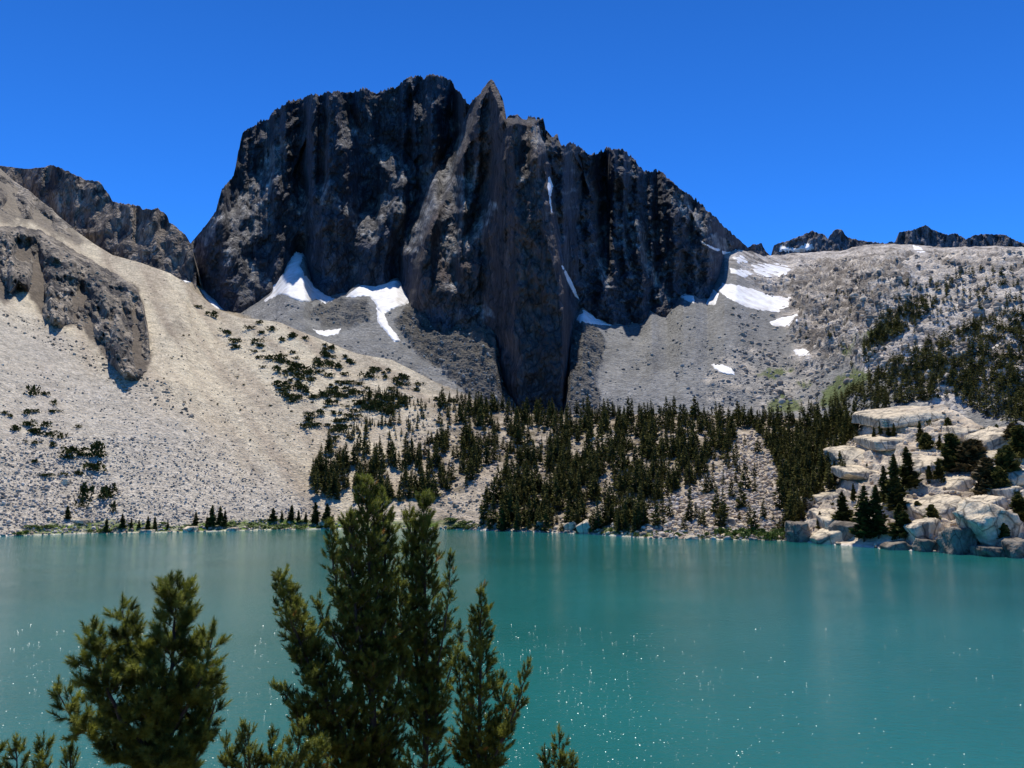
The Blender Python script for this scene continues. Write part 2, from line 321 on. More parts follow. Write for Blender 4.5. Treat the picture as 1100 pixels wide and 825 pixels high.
colA = mixc(colA, srgb(158, 143, 124), np.clip(0.4 + 2.0 * strk, 0, 1) * 0.75)
grey = soft(Ua, Va, [(-260,250),(0,330),(60,355),(130,410),(200,450),(260,500),(330,540),(345,575),(-260,590)], 40, 25, 0.02)
colA = mixc(colA, srgb(180, 172, 158), grey * 0.8)
colA = mixc(colA, srgb(168, 156, 140), np.clip((Ua - 420) / 90, 0, 1) * 0.7)
rockc = srgb(104, 95, 84) * (1 + 0.35 * fbm(x / 14, y / 14, z / 14, 4)[..., None])
colA = mixc(colA, rockc, oc); colA = mixc(colA, srgb(128, 120, 108), 0.5 * soft(Ua, Va, OUT2, 8, 10))
gcol = np.ones(PA.shape) * srgb(206, 190, 166)
gcol = mixc(gcol, srgb(120, 108, 94), np.clip(0.15 + 1.9 * fbm(x / 18, y / 18, z / 5, 4), 0, 1) * 0.8)
colA = mixc(colA, gcol, gr)
gm = np.maximum(soft(Ua, Va, GRASS, 3, 4), soft(Ua, Va, GRASS2, 3, 5))
colA = mixc(colA, srgb(92, 116, 40), gm * np.clip(0.8 + fbm(x / 8, y / 8, 0, 2), 0, 1))
fl = np.clip((Ua - 440) / 60, 0, 1) * (1 - gr) * (1 - soft(Ua, Va, TALUS, 10, 10)) * (1 - soft(Ua, Va, SANDP, 6, 6))
colA = mixc(colA, srgb(92, 82, 62), fl * np.clip(0.35 + 1.8 * fbm(x / 12, y / 12, 2, 3), 0, 0.85))     # forest duff between the boulders
colA = mixc(colA, srgb(226, 218, 206), np.clip(1 - np.abs(H) / 1.2, 0, 1) * 0.7)                      # bleached stones at the waterline
NA0 = len(A_rows)
PAf = np.concatenate([np.stack(A_rows), PA, np.stack([a + (PA[-1] - P_cr) for a in A_back])])
cAf = np.concatenate([np.repeat(colA[:1], 2, 0), colA, np.repeat(colA[-1:], 3, 0)])
terr = tag(mesh('terrain', PAf, grid_faces(*PAf.shape[:2])[:, ::-1], M_scree, col=cAf), kind='structure')
gmask = (gr > 0.5)[:-1, :-1].ravel(); mi = np.zeros((PAf.shape[0] - 1, PAf.shape[1] - 1), np.int32)
mi[2:2 + NR - 1] = (gr > 0.5)[:-1, :-1]; mi[:2] = mi[2]
terr.data.materials.append(M_granite); terr.data.polygons.foreach_set('material_index', mi.ravel())

# ---- upper basin: grey scree under the crag, granite ridge to its right
ub = np.arange(140, 1331, 1.3)
cv, cY = line(CREST, ub); topl = [p for p in CONTACT if p[0] < 823] + SKYB
tv, tY = line(topl, ub)
P0 = pt(ub, cv + 14, cY + 45); P1 = pt(ub, tv, tY)
NB = 330; t = np.linspace(0, 1, NB)[:, None]
Vb = (cv + 14) + (tv - cv - 14) * t; Ub = np.broadcast_to(ub, Vb.shape)
flip = Vb[0] <= Vb[-1] + 1
PB = lerp3(Ub, Vb, P0, P1)
PB[:, flip] = P0[flip] + (P1[flip] - P0[flip]) * t[..., None]
PB0 = PB.copy()
x, y, z = PB[..., 0], PB[..., 1], PB[..., 2]
SKY_R = np.clip((Ub - 800) / 60, 0, 1)
ROUGH = [(430,300),(470,335),(520,335),(535,345),(545,400),(560,445),(520,440),(480,405),(440,375),(425,350),(436,330)]
ROUGH2 = [(609,335),(625,345),(640,350),(652,372),(640,400),(650,450),(600,450),(607,400)]
ROUGH3 = [(330,335),(350,322),(395,320),(396,345),(375,352),(345,350)]
RIDGE = [(770,262),(850,262),(1340,240),(1340,470),(1010,440),(930,400),(905,388),(860,400),(850,360),(835,330),(800,300)]
VAL = [(760,400),(790,370),(830,380),(870,395),(880,440),(760,445)]
rr = np.maximum.reduce([soft(Ub, Vb, ROUGH, 6, 7), 0.9 * soft(Ub, Vb, ROUGH2, 5, 6), 0.7 * soft(Ub, Vb, ROUGH3, 5, 6)])
rk = soft(Ub, Vb, RIDGE, 14, 12)
vl = soft(Ub, Vb, VAL, 10, 12)
d = 7 * fbm(x / 150, y / 150, 0.8, 3) + 2.5 * fbm(x / 30, y / 30, 0.2, 3) + 1.1 * fbm(x / 8, y / 8, z / 8, 3, kind='b')
q3 = ((z + 22 * fbm(x / 45, y / 45, 4, 3) + 0.45 * x) / 17) % 1.0
d = d * (1 - .5 * rr) + rr * (4 + 13 * (np.clip(q3 / 0.75, 0, 1) ** 3 - q3) + 13 * facet(x / 34, y / 30, 3, 0.6, 2) + 6 * facet(x / 11, y / 9, 3, 0.62, 5))
q = ((z + 14 * fbm(x / 110, y / 110, 0, 2) + 0.25 * x) / 26) % 1.0; bn = 26 * (np.clip(q / 0.7, 0, 1) ** 2.5 - q)
q2 = ((z + 8 * fbm(x / 50, y / 50, 9, 2) - 0.3 * x) / 9) % 1.0; bn2 = 9 * (np.clip(q2 / 0.65, 0, 1) ** 2.5 - q2)
cl = soft(Ub, Vb, [(850,300),(900,285),(960,290),(985,320),(960,350),(930,385),(885,395),(855,365),(842,330)], 16, 14)
d = d + rk * (0.85 * bn + 0.9 * bn2 + 13 * facet(x / 62, y / 50, 4, 0.6, 1) + 2.5 * fbm(x / 14, y / 14, z / 14, 3, 0.6, 'b')) + cl * 24 * fbm(x / 42, y / 42, z / 42, 4, 0.6, 'r') + rk * 9 * fbm(x / 26, y / 60, z / 26, 3, 0.6, 'r') * np.clip(0.3 + 2 * fbm(x / 130, y / 130, 7, 2), 0, 1.3)
d = d + vl * (3 * fbm(x / 22, y / 22, 0, 3, kind='b'))
snm = np.zeros(PB.shape[:2])
for sp_, _, tg_, *_x in SNOW:
    if tg_ == 'basin': snm = np.maximum(snm, soft(Ub, Vb, sp_, 12, 0.5) ** 0.35)
d *= np.clip((1 - t) / 0.05, 0.25, 1) * (1 - 0.97 * snm)
PB[..., 2] += d
colB = np.ones(PB.shape) * srgb(132, 132, 130)
colB = mixc(colB, srgb(106, 106, 104), np.clip(0.3 + 1.5 * fbm((x - y * .3) / 26, y / 160, 4, 4), 0, 1) * 0.8)
colB = mixc(colB, srgb(88, 85, 80), rr * 0.95)
colB = mixc(colB, srgb(176, 168, 156), vl * np.clip(0.4 + 1.5 * fbm(x / 40, y / 40, 6, 3), 0, 1))
gb = np.ones(PB.shape) * srgb(196, 188, 178)
gb = mixc(gb, srgb(110, 103, 96), np.clip(0.32 + 2.6 * fbm(x / 40, y / 40, z / 16, 5, 0.7) + 0.4 * cl, 0, 1))
gb = mixc(gb, srgb(92, 88, 84), np.clip(2.2 * facet((x + z) / 90, (y - z) / 60, 4, 0.62, 3) - 0.35, 0, 0.8))
colB = mixc(colB, gb, rk)
GREENS = [[(826,430),(840,423),(858,426),(862,440),(826,442)],[(885,420),(900,405),(922,398),(938,408),(915,425),(895,440),(880,436)],[(858,410),(862,408),(870,409),(868,413),(860,413)],[(903,385),(930,372),(955,355),(962,362),(935,380),(910,390)],[(812,400),(830,392),(850,395),(832,404)]]
for g in GREENS:
    colB = mixc(colB, srgb(84, 98, 44), soft(Ub, Vb, g, 4, 7, 0.2) * 0.85)
colB = mixc(colB, srgb(160, 146, 122), soft(Ub, Vb, [(205,300),(225,318),(262,338),(330,362),(400,386),(460,408),(540,445),(440,405),(330,370),(240,345),(200,310)], 3, 3) * 0.8)
sl = np.where(ub < 818, 0.32, -0.3)[:, None]
ext = [PB[-1] + k * np.concatenate([0 * sl, 1 + 0 * sl, sl], 1) for k in (40, 120, 300)]
PBf = np.concatenate([PB, np.stack(ext)]); cBf = np.concatenate([colB, np.repeat(colB[-1:], 3, 0)])
basin = tag(mesh('scree_basin', PBf, grid_faces(*PBf.shape[:2])[:, ::-1], M_basin, col=cBf), kind='structure')

# ---- walls and ridges built from a distance map: steep where S is small, a ledge or ramp where it is large
def wall(name, uu, vb, vt, Yb, S_fn, D_fn, col_fn, mat, NR, under=(14, 0.4), back=(60, 0.9), Yt=None):
    t = np.linspace(0, 1, NR)[:, None]
    V = vb + (vt - vb) * t; U = np.broadcast_to(uu, V.shape)
    dv = np.abs(vb - vt) / (NR - 1)
    Y = np.cumsum(S_fn(U, V) * dv, 0); Y = Yb + (Y if Yt is None else (Y - Y[0]) / (Y[-1] - Y[0]) * (Yt - Yb))
    k = np.array([1, 3, 4, 3, 1.]) / 12
    for _ in range(2):
        Yp = np.pad(Y, ((0, 0), (2, 2)), mode='edge'); Y = sum(k[i] * Yp[:, i:i + Y.shape[1]] for i in range(5))
    Y = Y + D_fn(U, V, Y)
    P = pt(U, V, Y)
    e = [pt(uu, vb + under[0], Y[0] - under[1] * under[0])]
    top = P[-1]; bk = [top + np.array([0, f * back[0], -f * back[0] * back[1]]) for f in (0.05, 0.3, 1.0, 3.0, 6.0)]
    nz = 6 * fbm(uu / 9, 0.4, 0.9, 2)
    for q_ in bk: q_[:, 2] += nz * 0.4 - 1
    Pf = np.concatenate([np.stack(e), P, np.stack(bk)]); c = col_fn(U, V, P)
    cf = np.concatenate([c[:1], c, np.repeat(c[-1:], 5, 0)])
    o = mesh(name, Pf, grid_faces(*Pf.shape[:2])[:, ::-1], mat, col=cf)
    tag(o, kind='structure')
    return U, V, Y, o

RAMPS = [(1.0, [(262,146),(287,134),(290,148),(275,159),(262,158)]), (1.6, [(283,160),(300,152),(306,172),(296,200),(275,212),(272,195)]), (1.2, [(300,148),(318,150),(312,165),(300,165)]),
 (1.6, [(364,127),(380,121),(382,145),(371,160),(363,150)]), (1.4, [(394,116),(403,116),(402,128),(395,126)]), (0.8, [(417,122),(430,122),(430,142),(420,143)]),
 (1.7, [(396,152),(420,158),(440,180),(443,195),(425,190),(405,170)]), (1.5, [(457,103),(480,110),(478,116),(460,109)]), (1.8, [(485,129),(498,131),(495,140),(485,137)]),
 (2.6, [(495,140),(502,145),(489,175),(482,207),(454,207),(465,185),(478,165),(490,150)]), (1.3, [(450,172),(468,170),(465,195),(455,205),(450,190)]),
 (1.5, [(272,190),(297,190),(292,215),(288,235),(270,262),(255,280),(240,275),(245,250),(240,235),(232,240),(238,228),(255,215)]), (1.5, [(316,200),(326,203),(332,228),(320,230),(308,220)]),
 (1.6, [(238,282),(265,275),(290,300),(296,308),(275,306),(255,288)]), (1.5, [(340,200),(355,193),(350,220),(342,222)]), (1.9, [(380,240),(392,222),(415,206),(425,218),(412,235),(408,250),(403,262),(395,258),(385,250)]),
 (1.2, [(352,205),(362,208),(385,230),(380,240),(365,225)]), (1.4, [(420,215),(445,203),(447,215),(430,235)]), (2.4, [(460,190),(496,188),(482,212),(466,228),(457,245),(450,270),(435,272),(436,250),(442,225),(450,210)]),
 (1.3, [(472,225),(490,222),(497,250),(490,275),(480,282),(470,265)]), (1.2, [(480,195),(513,176),(510,200),(503,225),(480,230)]), (1.7, [(464,314),(470,303),(487,303),(497,314),(485,313),(474,312)]),
 (1.5, [(558,176),(568,176),(567,197),(557,196)]), (1.5, [(525,215),(534,220),(521,245),(501,268),(496,262),(510,240)]), (1.6, [(643,243),(658,243),(656,262),(644,262)]), (1.4, [(640,275),(652,280),(655,310),(642,300)]),
 (1.4, [(560,140),(580,135),(590,160),(575,160)]), (1.4, [(700,235),(712,240),(708,262),(700,258)]), (1.6, [(664,245),(674,262),(684,290),(674,285)]), (1.3, [(672,220),(690,240),(702,280),(696,300),(680,262)]),
 (1.4, [(715,200),(745,222),(765,250),(790,262),(775,270),(755,250),(725,225)]), (1.2, [(205,262),(232,232),(240,215),(230,250),(215,275),(210,300)]), (1.7, [(700,285),(720,320),(722,335),(705,325)]),
 (1.6,[(505,333),(520,327),(530,333),(535,345),(520,340)])]
RAND_RAMP = [(0.9, [(560,125),(640,160),(700,190),(700,330),(620,345),(600,290),(575,200)]), (0.5, [(660,165),(745,215),(790,268),(760,320),(700,330)]), (0.7, [(205,255),(260,145),(300,125),(300,230),(250,330),(215,320)]), (0.55, [(380,110),(500,90),(500,140),(440,250),(380,240)])]
GUL = [[(303,112),(302,150),(306,200),(300,240),(278,268),(262,290)], [(322,190),(330,215),(338,235),(330,262),(322,275)], [(372,102),(385,150),(388,190),(392,222)], [(503.6,114),(492,146),(470,178),(452,205),(438,240),(428,270),(427,300)],
 [(546,129),(531,165),(517,200),(507,240),(497,268)], [(586,141),(590,190),(596,230),(602,280),(614,304),(622,330)], [(640,167),(652,215),(662,270),(674,320),(679,350)], [(704,186),(703,240),(706,290),(700,335)],
 [(745,216),(740,260),(733,300),(728,318)], [(375,315),(376,270),(385,250)], [(472,268),(480,300)], [(452,85),(420,150),(448,175)], [(200,262),(215,285)], [(798,262),(776,280)], [(330,106),(328,150),(318,190)], [(622,165),(628,200),(618,250),(624,300)]]
RIB = [[(261,143),(245,215),(226,260),(220,318)], [(282,132),(284,180),(262,225),(245,270),(241,333)], [(341,104),(336,130),(322,160),(314,190),(318,250),(300,300)], [(358,100),(358,170),(350,200),(345,230),(348,316)], [(392,98),(400,140),(415,190),(408,240),(396,305)],
 [(440,85),(446,130),(449,165),(435,200),(418,250),(412,302)], [(527,86),(506,150),(482,200),(466,240),(452,290),(450,327)], [(556,125),(540,180),(527,230),(515,290),(533,340),(545,400),(572,440)], [(580,131),(575,200),(588,260),(600,310),(603,360),(604,438)], [(603,159),(612,180),(608,230),(618,280)],
 [(614,157),(636,210),(640,270),(648,320),(655,345)], [(655,162),(672,200),(685,250),(692,300),(690,346)], [(720,196),(722,250),(716,290),(713,338)], [(725,200),(755,250),(765,290),(760,318)], [(769,236),(788,264)]]

def S_crag(U, V):
    S = 0.30 + 0.22 * fbm(U / 30, V / 60, 2.2, 3)
    for a, p in RAMPS: S = S + 1.25 * a * soft(U, V, p, 3.0, 7.0, 0.16)
    ledge = fbm(U / 16, V / 7, 8.1, 4, 0.6)
    rm = sum(a * soft(U, V, p, 20, 12, 0.05) for a, p in RAND_RAMP)
    S = S + np.clip(ledge * 3.4 - 0.15, 0, 2.6) * (rm + 0.12) + np.clip(fbm((U + V * .5) / 9, (V - U * .3) / 5, 4.1, 3, 0.6) * 4 - 0.9, 0, 2.5) * (0.25 + rm)
    but = soft(U, V, [(450,330),(500,200),(525,95),(545,130),(580,135),(600,300),(612,440),(555,440),(525,340)], 8, 5)
    return np.clip(S - 0.10 * but, 0.12, 3.2)
def D_crag(U, V, Y):
    wu = U + 5 * fbm(U / 22, V / 22, 0.3, 3); wv = V
    dr, dg = dist_lines(wu, wv, RIB), dist_lines(wu, wv, GUL)
    f = dr / (dr + dg + 1e-3)
    tower = 60 * dist_lines(U, V, [GUL[3]]) / (dist_lines(U, V, [GUL[3]]) + dist_lines(U, V, [RIB[6]]) + 8)
    X = U * 1.6; Z = V * 1.6
    pyr = soft(U, V, [(425,500),(440,330),(452,260),(480,205),(503,140),(514,106),(527,84),(545,128),(575,132),(590,190),(602,280),(614,340),(630,500)], 7, 3, 0.06)
    D = 42 * (f - 0.4) - 60 * pyr + 26 * np.clip(1 - dist_lines(U, V, [GUL[3]]) / 9, 0, 1)
    D = D - 26 * facet((X - .5 * Z) / 66, (Z + .3 * X) / 84, 3, 0.6, 1) - 19 * facet((X + .6 * Z) / 34, (Z - .4 * X) / 44, 3, 0.62, 3)
    D = D - 9 * fbm((X - .5 * Z) / 50, Z / 90, 1.5, 3, 0.6, 'r')
    jag = 0.5 + 0.8 * soft(U, V, [(560,110),(640,150),(760,220),(800,270),(760,330),(620,350),(595,290),(580,200)], 20, 10) + 0.5 * soft(U, V, RAND_RAMP[2][1], 20, 8)
    jag = np.maximum(jag, 0.5 + 0.4 * (V < 260)) * (1 - 0.25 * pyr) + 0.3 * np.clip((U - 600) / 30, 0, 1)
    D = D - jag * (14 * facet((X + .3 * Z) / 22, (Z - .3 * X) / 24, 3, 0.62, 5) + 8 * facet(X / 10, (Z + .4 * X) / 10, 3, 0.65, 2)) - 2.6 * fbm(X / 9, Z / 34, 2.5, 3, 0.6, 'r')
    return D
def c_crag(U, V, P):
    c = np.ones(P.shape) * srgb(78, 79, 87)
    ramp_lit = np.max([soft(U, V, p, 3.0, 7.0, 0.16) for a, p in RAMPS if a > 1.1], 0); ramp_lit = np.maximum(ramp_lit, np.clip(fbm(U / 16, V / 7, 8.1, 4, 0.6) * 3.4 - 0.4, 0, 1) * sum(0.7 * soft(U, V, p, 20, 12, 0.05) for a, p in RAND_RAMP))
    br = soft(U, V, [(450,345),(490,230),(505,120),(527,80),(548,125),(575,135),(600,300),(612,440),(555,440),(525,345)], 14, 10, 0.05)
    pc = soft(U, V, [(440,330),(452,260),(480,205),(503,140),(514,106),(527,84),(545,128),(575,132),(590,190),(602,280),(614,340),(612,440),(550,440),(520,335)], 4, 4, 0.1)
    c = mixc(c, srgb(108, 107, 106), np.clip(fbm(U / 14, V / 30, 9, 4) * 1.6, 0, 1))
    c = mixc(c, srgb(92, 80, 76), pc * np.clip(0.85 + 0.8 * fbm(U / 9, V / 34, 3, 3), 0, 1))
    c = mixc(c, srgb(178, 175, 170), ramp_lit * np.clip(0.45 + 1.2 * fbm(U / 7, V / 7, 4, 3), 0, 1))  # sunlight painted into the colour: ramps and ledges made paler
    c = mixc(c, srgb(70, 68, 74), np.clip(fbm(U / 20, V / 70, 19, 4) * 1.6, 0, 1))
    return c
uc = np.arange(193, 824, 0.75)
vb, Yb = line(CONTACT, uc); vt, = line(SKYC, uc)
spk = fbm(uc / 4.2, 0.2, 0.7, 3, 0.6, 'r'); spire = np.clip(1 - np.abs(uc - 527) / 16, 0, 1)
vt = vt - (1 - spire) * (5.0 * spk * (0.5 + np.clip(0.5 + 1.5 * fbm(uc / 21, 0.9, 0.1, 2), 0, 1)) + 0.2) * np.clip((uc - 215) / 30, 0.3, 1) * np.clip((815 - uc) / 50, 0.2, 1)
vt = np.minimum(vt, vb - 2)
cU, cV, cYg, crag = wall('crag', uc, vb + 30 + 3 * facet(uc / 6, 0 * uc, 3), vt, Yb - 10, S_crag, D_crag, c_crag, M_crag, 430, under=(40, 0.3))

def S_left(U, V):
    return np.clip(1.3 + 3.0 * fbm(U / 18, V / 16, 4.4, 4, 0.6), 0.35, 3.0)
def D_left(U, V, Y):
    X, Z = U * 1.8, V * 1.8
    return -34 * facet((X + Z * .5) / 60, (Z - X * .3) / 100, 4, 0.6, 1) - 15 * fbm((X + Z * .5) / 80, (Z - X * .3) / 120, 1.5, 3, 0.6, 'r') - 7 * facet(X / 12, Z / 14, 3, 0.6, 4)
def c_left(U, V, P):
    c = np.ones(P.shape) * srgb(132, 122, 112)
    return mixc(c, srgb(172, 160, 146), np.clip(0.1 + 1.8 * fbm((U + V * .6) / 22, (V - U * .6) / 40, 9, 4), 0, 1))
ul = np.arange(-250, 211.5, 0.9); cv, cY = line(CREST, ul); vt, = line(SKYL, ul)
vt = vt - 2.2 * fbm(ul / 5, 0.2, 0.7, 3, 0.6, 'r') * np.clip((ul - 20) / 30, 0.2, 1); vt = np.minimum(vt, cv - 1 + 0 * ul)
wall('mountain_ridge', ul, cv + 12, vt, cY + 190, S_left, D_left, c_left, M_crag, 190)

FAR = [(796,272),(803.6,267),(809,263.6),(818,262.5),(823.6,272.7),(828,276),(831.6,263.6),(845.5,260),(860,254.5),(872.7,249),(885.5,252.7),(889,258),(896.4,247.3),(903.6,247.3),(911,256.4),(929,260),(948,262),(963.6,260),(965.5,251),(983.6,247),
 (994.5,243),(1005.5,249),(1016,252.7),(1027,251.6),(1038,258),(1049,252.7),(1063.6,252.7),(1078,252.7),(1092.7,260),(1110,264),(1200,255),(1340,262)]
uf = np.arange(796, 1331, 0.8); vt, = line(FAR, uf); vt = vt - 2.0 * fbm(uf / 4.5, 0.2, 0.7, 3, 0.6, 'r')
wall('far_peaks', uf, 284 + 0 * uf, vt, 2500 + 0.7 * (uf - 796), lambda U, V: np.clip(1.5 + 3 * fbm(U / 9, V / 7, 3, 3), 0.7, 5),
     lambda U, V, Y: -45 * fbm(U / 14, V / 30, 1, 4, 0.6, 'r'), lambda U, V, P: np.ones(P.shape) * srgb(112, 112, 118), M_crag, 46, back=(120, 0.7))

# the crags that break through the left slope
def terr_Y(u, v):
    sv_, = line(SHORE, u); cv_, cY_ = line(CREST, u); A, B = pt(u, sv_, water_Y(u, sv_)), pt(u, cv_, cY_); _, e = ray(u, v)
    s_ = np.clip((A[:, 2] - CAMH - e * A[:, 1]) / (e * (B[:, 1] - A[:, 1]) - (B[:, 2] - A[:, 2])), 0, 1); return A[:, 1] + (B[:, 1] - A[:, 1]) * s_
def outcrop(upper, lower, u0, u1, seed, thick=16, name='rock_outcrop'):
    uo = np.arange(u0, u1, 0.75); vt, = line(upper, uo); vb, = line(lower, uo)
    vt = vt - 3.5 * facet(uo / 6, 0 * uo + seed, 3, 0.6) ; vb = vb + 4 * facet(uo / 7, 0 * uo + seed + 3, 3, 0.6); vb = np.maximum(vb, vt + 1.5)
    def S(U, V): return np.clip(0.9 + 2.4 * fbm((U + .3 * V) / 20, (V - .35 * U) / 12, 4.4 + seed, 4, 0.6) + 1.3 * facet((U + .4 * V) / 17, (V - .4 * U) / 12, 3, 0.6, seed), 0.12, 4.0)
    def D(U, V, Y):
        tp = np.clip(np.minimum(np.minimum(V - vt, vb - V) / 9, np.minimum(U - u0, u1 - U) / 14), 0, 1) ** 0.7; X, Z = U * 1.4, V * 1.4
        return 5 - tp * (thick + 30 * facet((X - .5 * Z) / 40, (Z + .5 * X) / 60, 3, 0.62, seed + 2) + 14 * fbm((X - .5 * Z) / 30, (Z + .4 * X) / 70, 0.4, 3, 0.6, 'r') + 17 * facet((X - .3 * Z) / 15, (Z + .2 * X) / 17, 3, 0.65, 4) + 7 * facet(X / 6, Z / 6, 2, 0.65, 7))
    def cc(U, V, P):
        c = np.ones(P.shape) * srgb(172, 161, 145); return mixc(c, srgb(96, 90, 82), np.clip(0.4 + 1.8 * fbm((U - V * .6) / 18, (V + U * .6) / 34, 9, 4), 0, 1))
    wall(name, uo, vb, vt, terr_Y(uo, vb), S, D, cc, M_crag, 200, under=(6, 0.0), back=(30, 0.5), Yt=terr_Y(uo, vt) - 2 - thick * 2.2 * np.clip(np.minimum(uo - u0, u1 - uo) / 30, 0, 1) ** .7)
outcrop([(-260,150),(-100,215),(0,244),(15,242),(35,245),(62,258),(85,272),(110,286),(128,296),(146,308),(153,326),(158,350),(163,392)], [(-260,240),(-150,265),(-40,305),(-5,330),(8,327),(20,308),(28,318),(40,338),(50,350),(60,355),(78,350),(95,363),(112,385),(133,408),(143,414),(156,404),(163,396)], -240, 162, 1)
outcrop([(-200,110),(-40,170),(5,190),(30,204),(55,224),(80,246)], [(-200,150),(-40,200),(0,225),(30,236),(55,248),(80,256)], -190, 78, 4, 8)

# ------------------------------------------------------------------ lake
m, n, l, b = mat_new('lake_water'); M_water = m
b.inputs['Base Color'].default_value = (0.012, 0.150, 0.150, 1); b.inputs['Roughness'].default_value = 0.06; b.inputs['IOR'].default_value = 1.33
geo = n.new('ShaderNodeNewGeometry')
def nz(scale, det, st=(1, 1, 1)):
    mp = n.new('ShaderNodeMapping'); mp.inputs['Scale'].default_value = st; l.new(geo.outputs['Position'], mp.inputs[0])
    q = n.new('ShaderNodeTexNoise'); q.inputs['Scale'].default_value = scale; q.inputs['Detail'].default_value = det; q.inputs['Roughness'].default_value = 0.6
    l.new(mp.outputs[0], q.inputs['Vector']); return q.outputs[0]
def bump(h, dist, prev=None, strength=1.0):
    q = n.new('ShaderNodeBump'); q.inputs['Distance'].default_value = dist; q.inputs['Strength'].default_value = strength; l.new(h, q.inputs['Height'])
    if prev: l.new(prev, q.inputs['Normal'])
    return q.outputs[0]
w0 = bump(nz(0.35, 3, (1, 1.7, 1)), 0.13); w1 = bump(nz(1.6, 4, (1, 1.8, 1)), 0.065, w0); w2 = bump(nz(7, 3, (1, 1.6, 1)), 0.028, w1)
def mth(op, a, b2, c=None):
    q = n.new('ShaderNodeMath'); q.operation = op
    for i, k in enumerate((a, b2)):
        if hasattr(k, 'links'): l.new(k, q.inputs[i])
        else: q.inputs[i].default_value = k
    return q.outputs[0]
l.new(w2, b.inputs['Normal'])
rn = n.new('ShaderNodeMapRange'); rn.inputs['From Min'].default_value = 0.35; rn.inputs['From Max'].default_value = 0.65; rn.inputs['To Min'].default_value = 0.03; rn.inputs['To Max'].default_value = 0.10; l.new(nz(0.012, 3, (1, 2.2, 1)), rn.inputs['Value']); l.new(rn.outputs[0], b.inputs['Roughness'])      # wind patches
cn = nz(0.006, 3); mxc = n.new('ShaderNodeMix'); mxc.data_type = 'RGBA'
mxc.inputs['A'].default_value = (0.010, 0.112, 0.100, 1); mxc.inputs['B'].default_value = (0.016, 0.160, 0.150, 1)
mr = n.new('ShaderNodeMapRange'); mr.inputs['From Min'].default_value = 0.35; mr.inputs['From Max'].default_value = 0.65
l.new(cn, mr.inputs['Value']); l.new(mr.outputs[0], mxc.inputs['Factor']); l.new(mxc.outputs['Result'], b.inputs['Base Color'])
tag(mesh('lake_water', [(-900, 30, 0), (900, 30, 0), (900, 760, 0), (-900, 760, 0)], [[0, 1, 2, 3]], M_water), kind='structure')

# steep little wave faces on the lake that catch the sun
m, n, l, b = mat_new('ripple_water'); M_rip = m
b.inputs['Base Color'].default_value = (0.012, 0.14, 0.15, 1); b.inputs['Roughness'].default_value = 0.24; b.inputs['IOR'].default_value = 1.33
RV, RF = [], []; rr_g = np.random.default_rng(5)
for i in range(2800):
    band = rr_g.random(); u = rr_g.normal(130, 130) if band < 0.42 else rr_g.normal(600, 120) if band < 0.82 else rr_g.uniform(-100, 1200)
    v = 668 + 172 * rr_g.random() ** 0.85
    if -50 < u < 1150 and u > -60:
        Yw = float(water_Y(u, v)); p_ = pt(u, v, Yw); e_ = np.array([0, 0, CAMH]) - p_; e_ /= np.linalg.norm(e_)
        hv = e_ + np.array(sdir); hv /= np.linalg.norm(hv); hv = hv + rr_g.normal(0, 0.035, 3); hv /= np.linalg.norm(hv)
        sz = 0.05 + 0.15 * rr_g.random() ** 3; sz *= 0.35 + Yw / 300; s1 = np.cross(hv, [0, 0, 1.0]); s1 /= np.linalg.norm(s1); s2 = np.cross(s1, hv)
        p_ = p_ + np.array([0, 0, 0.01 + sz * 0.05]); k_ = len(RV); RV += [p_ - s1 * sz * .5, p_ - s2 * sz * .35, p_ + s1 * sz * .5, p_ + s2 * sz * .35]; RF.append([k_, k_ + 1, k_ + 2, k_ + 3])
tag(mesh('ripples', np.array(RV), np.array(RF), M_rip), kind='stuff')

# near bank below the camera, running down into the lake
gx, gy = np.meshgrid(np.linspace(-150, 150, 240), np.linspace(-40, 85, 150))
gz = CAMH - 1.75 - 0.0 * gy - np.where(gy > 0, 0.50 * gy - 2.0 * (1 - np.exp(-gy / 3)) * 0, 0.1 * gy) + 0.5 * fbm(gx / 9, gy / 9, 0, 3) * np.clip(gy / 4, 0, 1) - 0.0015 * gx ** 2 * 0.2
def bank_z(x, y): return CAMH - 1.75 - 0.50 * max(y, 0) - 0.0003 * x * x
gc = np.ones(gx.shape + (3,)) * srgb(150, 136, 116); gc = mixc(gc, srgb(92, 84, 60), np.clip(0.4 + fbm(gx / 3, gy / 3, 1, 3), 0, 1))
tag(mesh('hillside', np.stack([gx, gy, gz], -1), grid_faces(*gx.shape), M_scree, col=gc, smooth=True), kind='structure')
bpy.context.view_layer.update()

# ------------------------------------------------------------------ placing things on the ground
def hit(u, v, objs=(terr,)):
    a, b = ray(u, v); d = Vector((float(a), 1.0, float(b))).normalized(); best = None
    for o in objs:
        ok, p, nn, _ = o.ray_cast(Vector((0, 0, CAMH)), d)
        if ok and (best is None or p.y < best[0].y): best = (p, nn)
    return best
def px(Y): return Y / F            # metres per photo pixel at distance Y

def in_any(u, v, *zs): return any(bool(inpoly(np.array(float(u)), np.array(float(v)), z)) for z in zs)
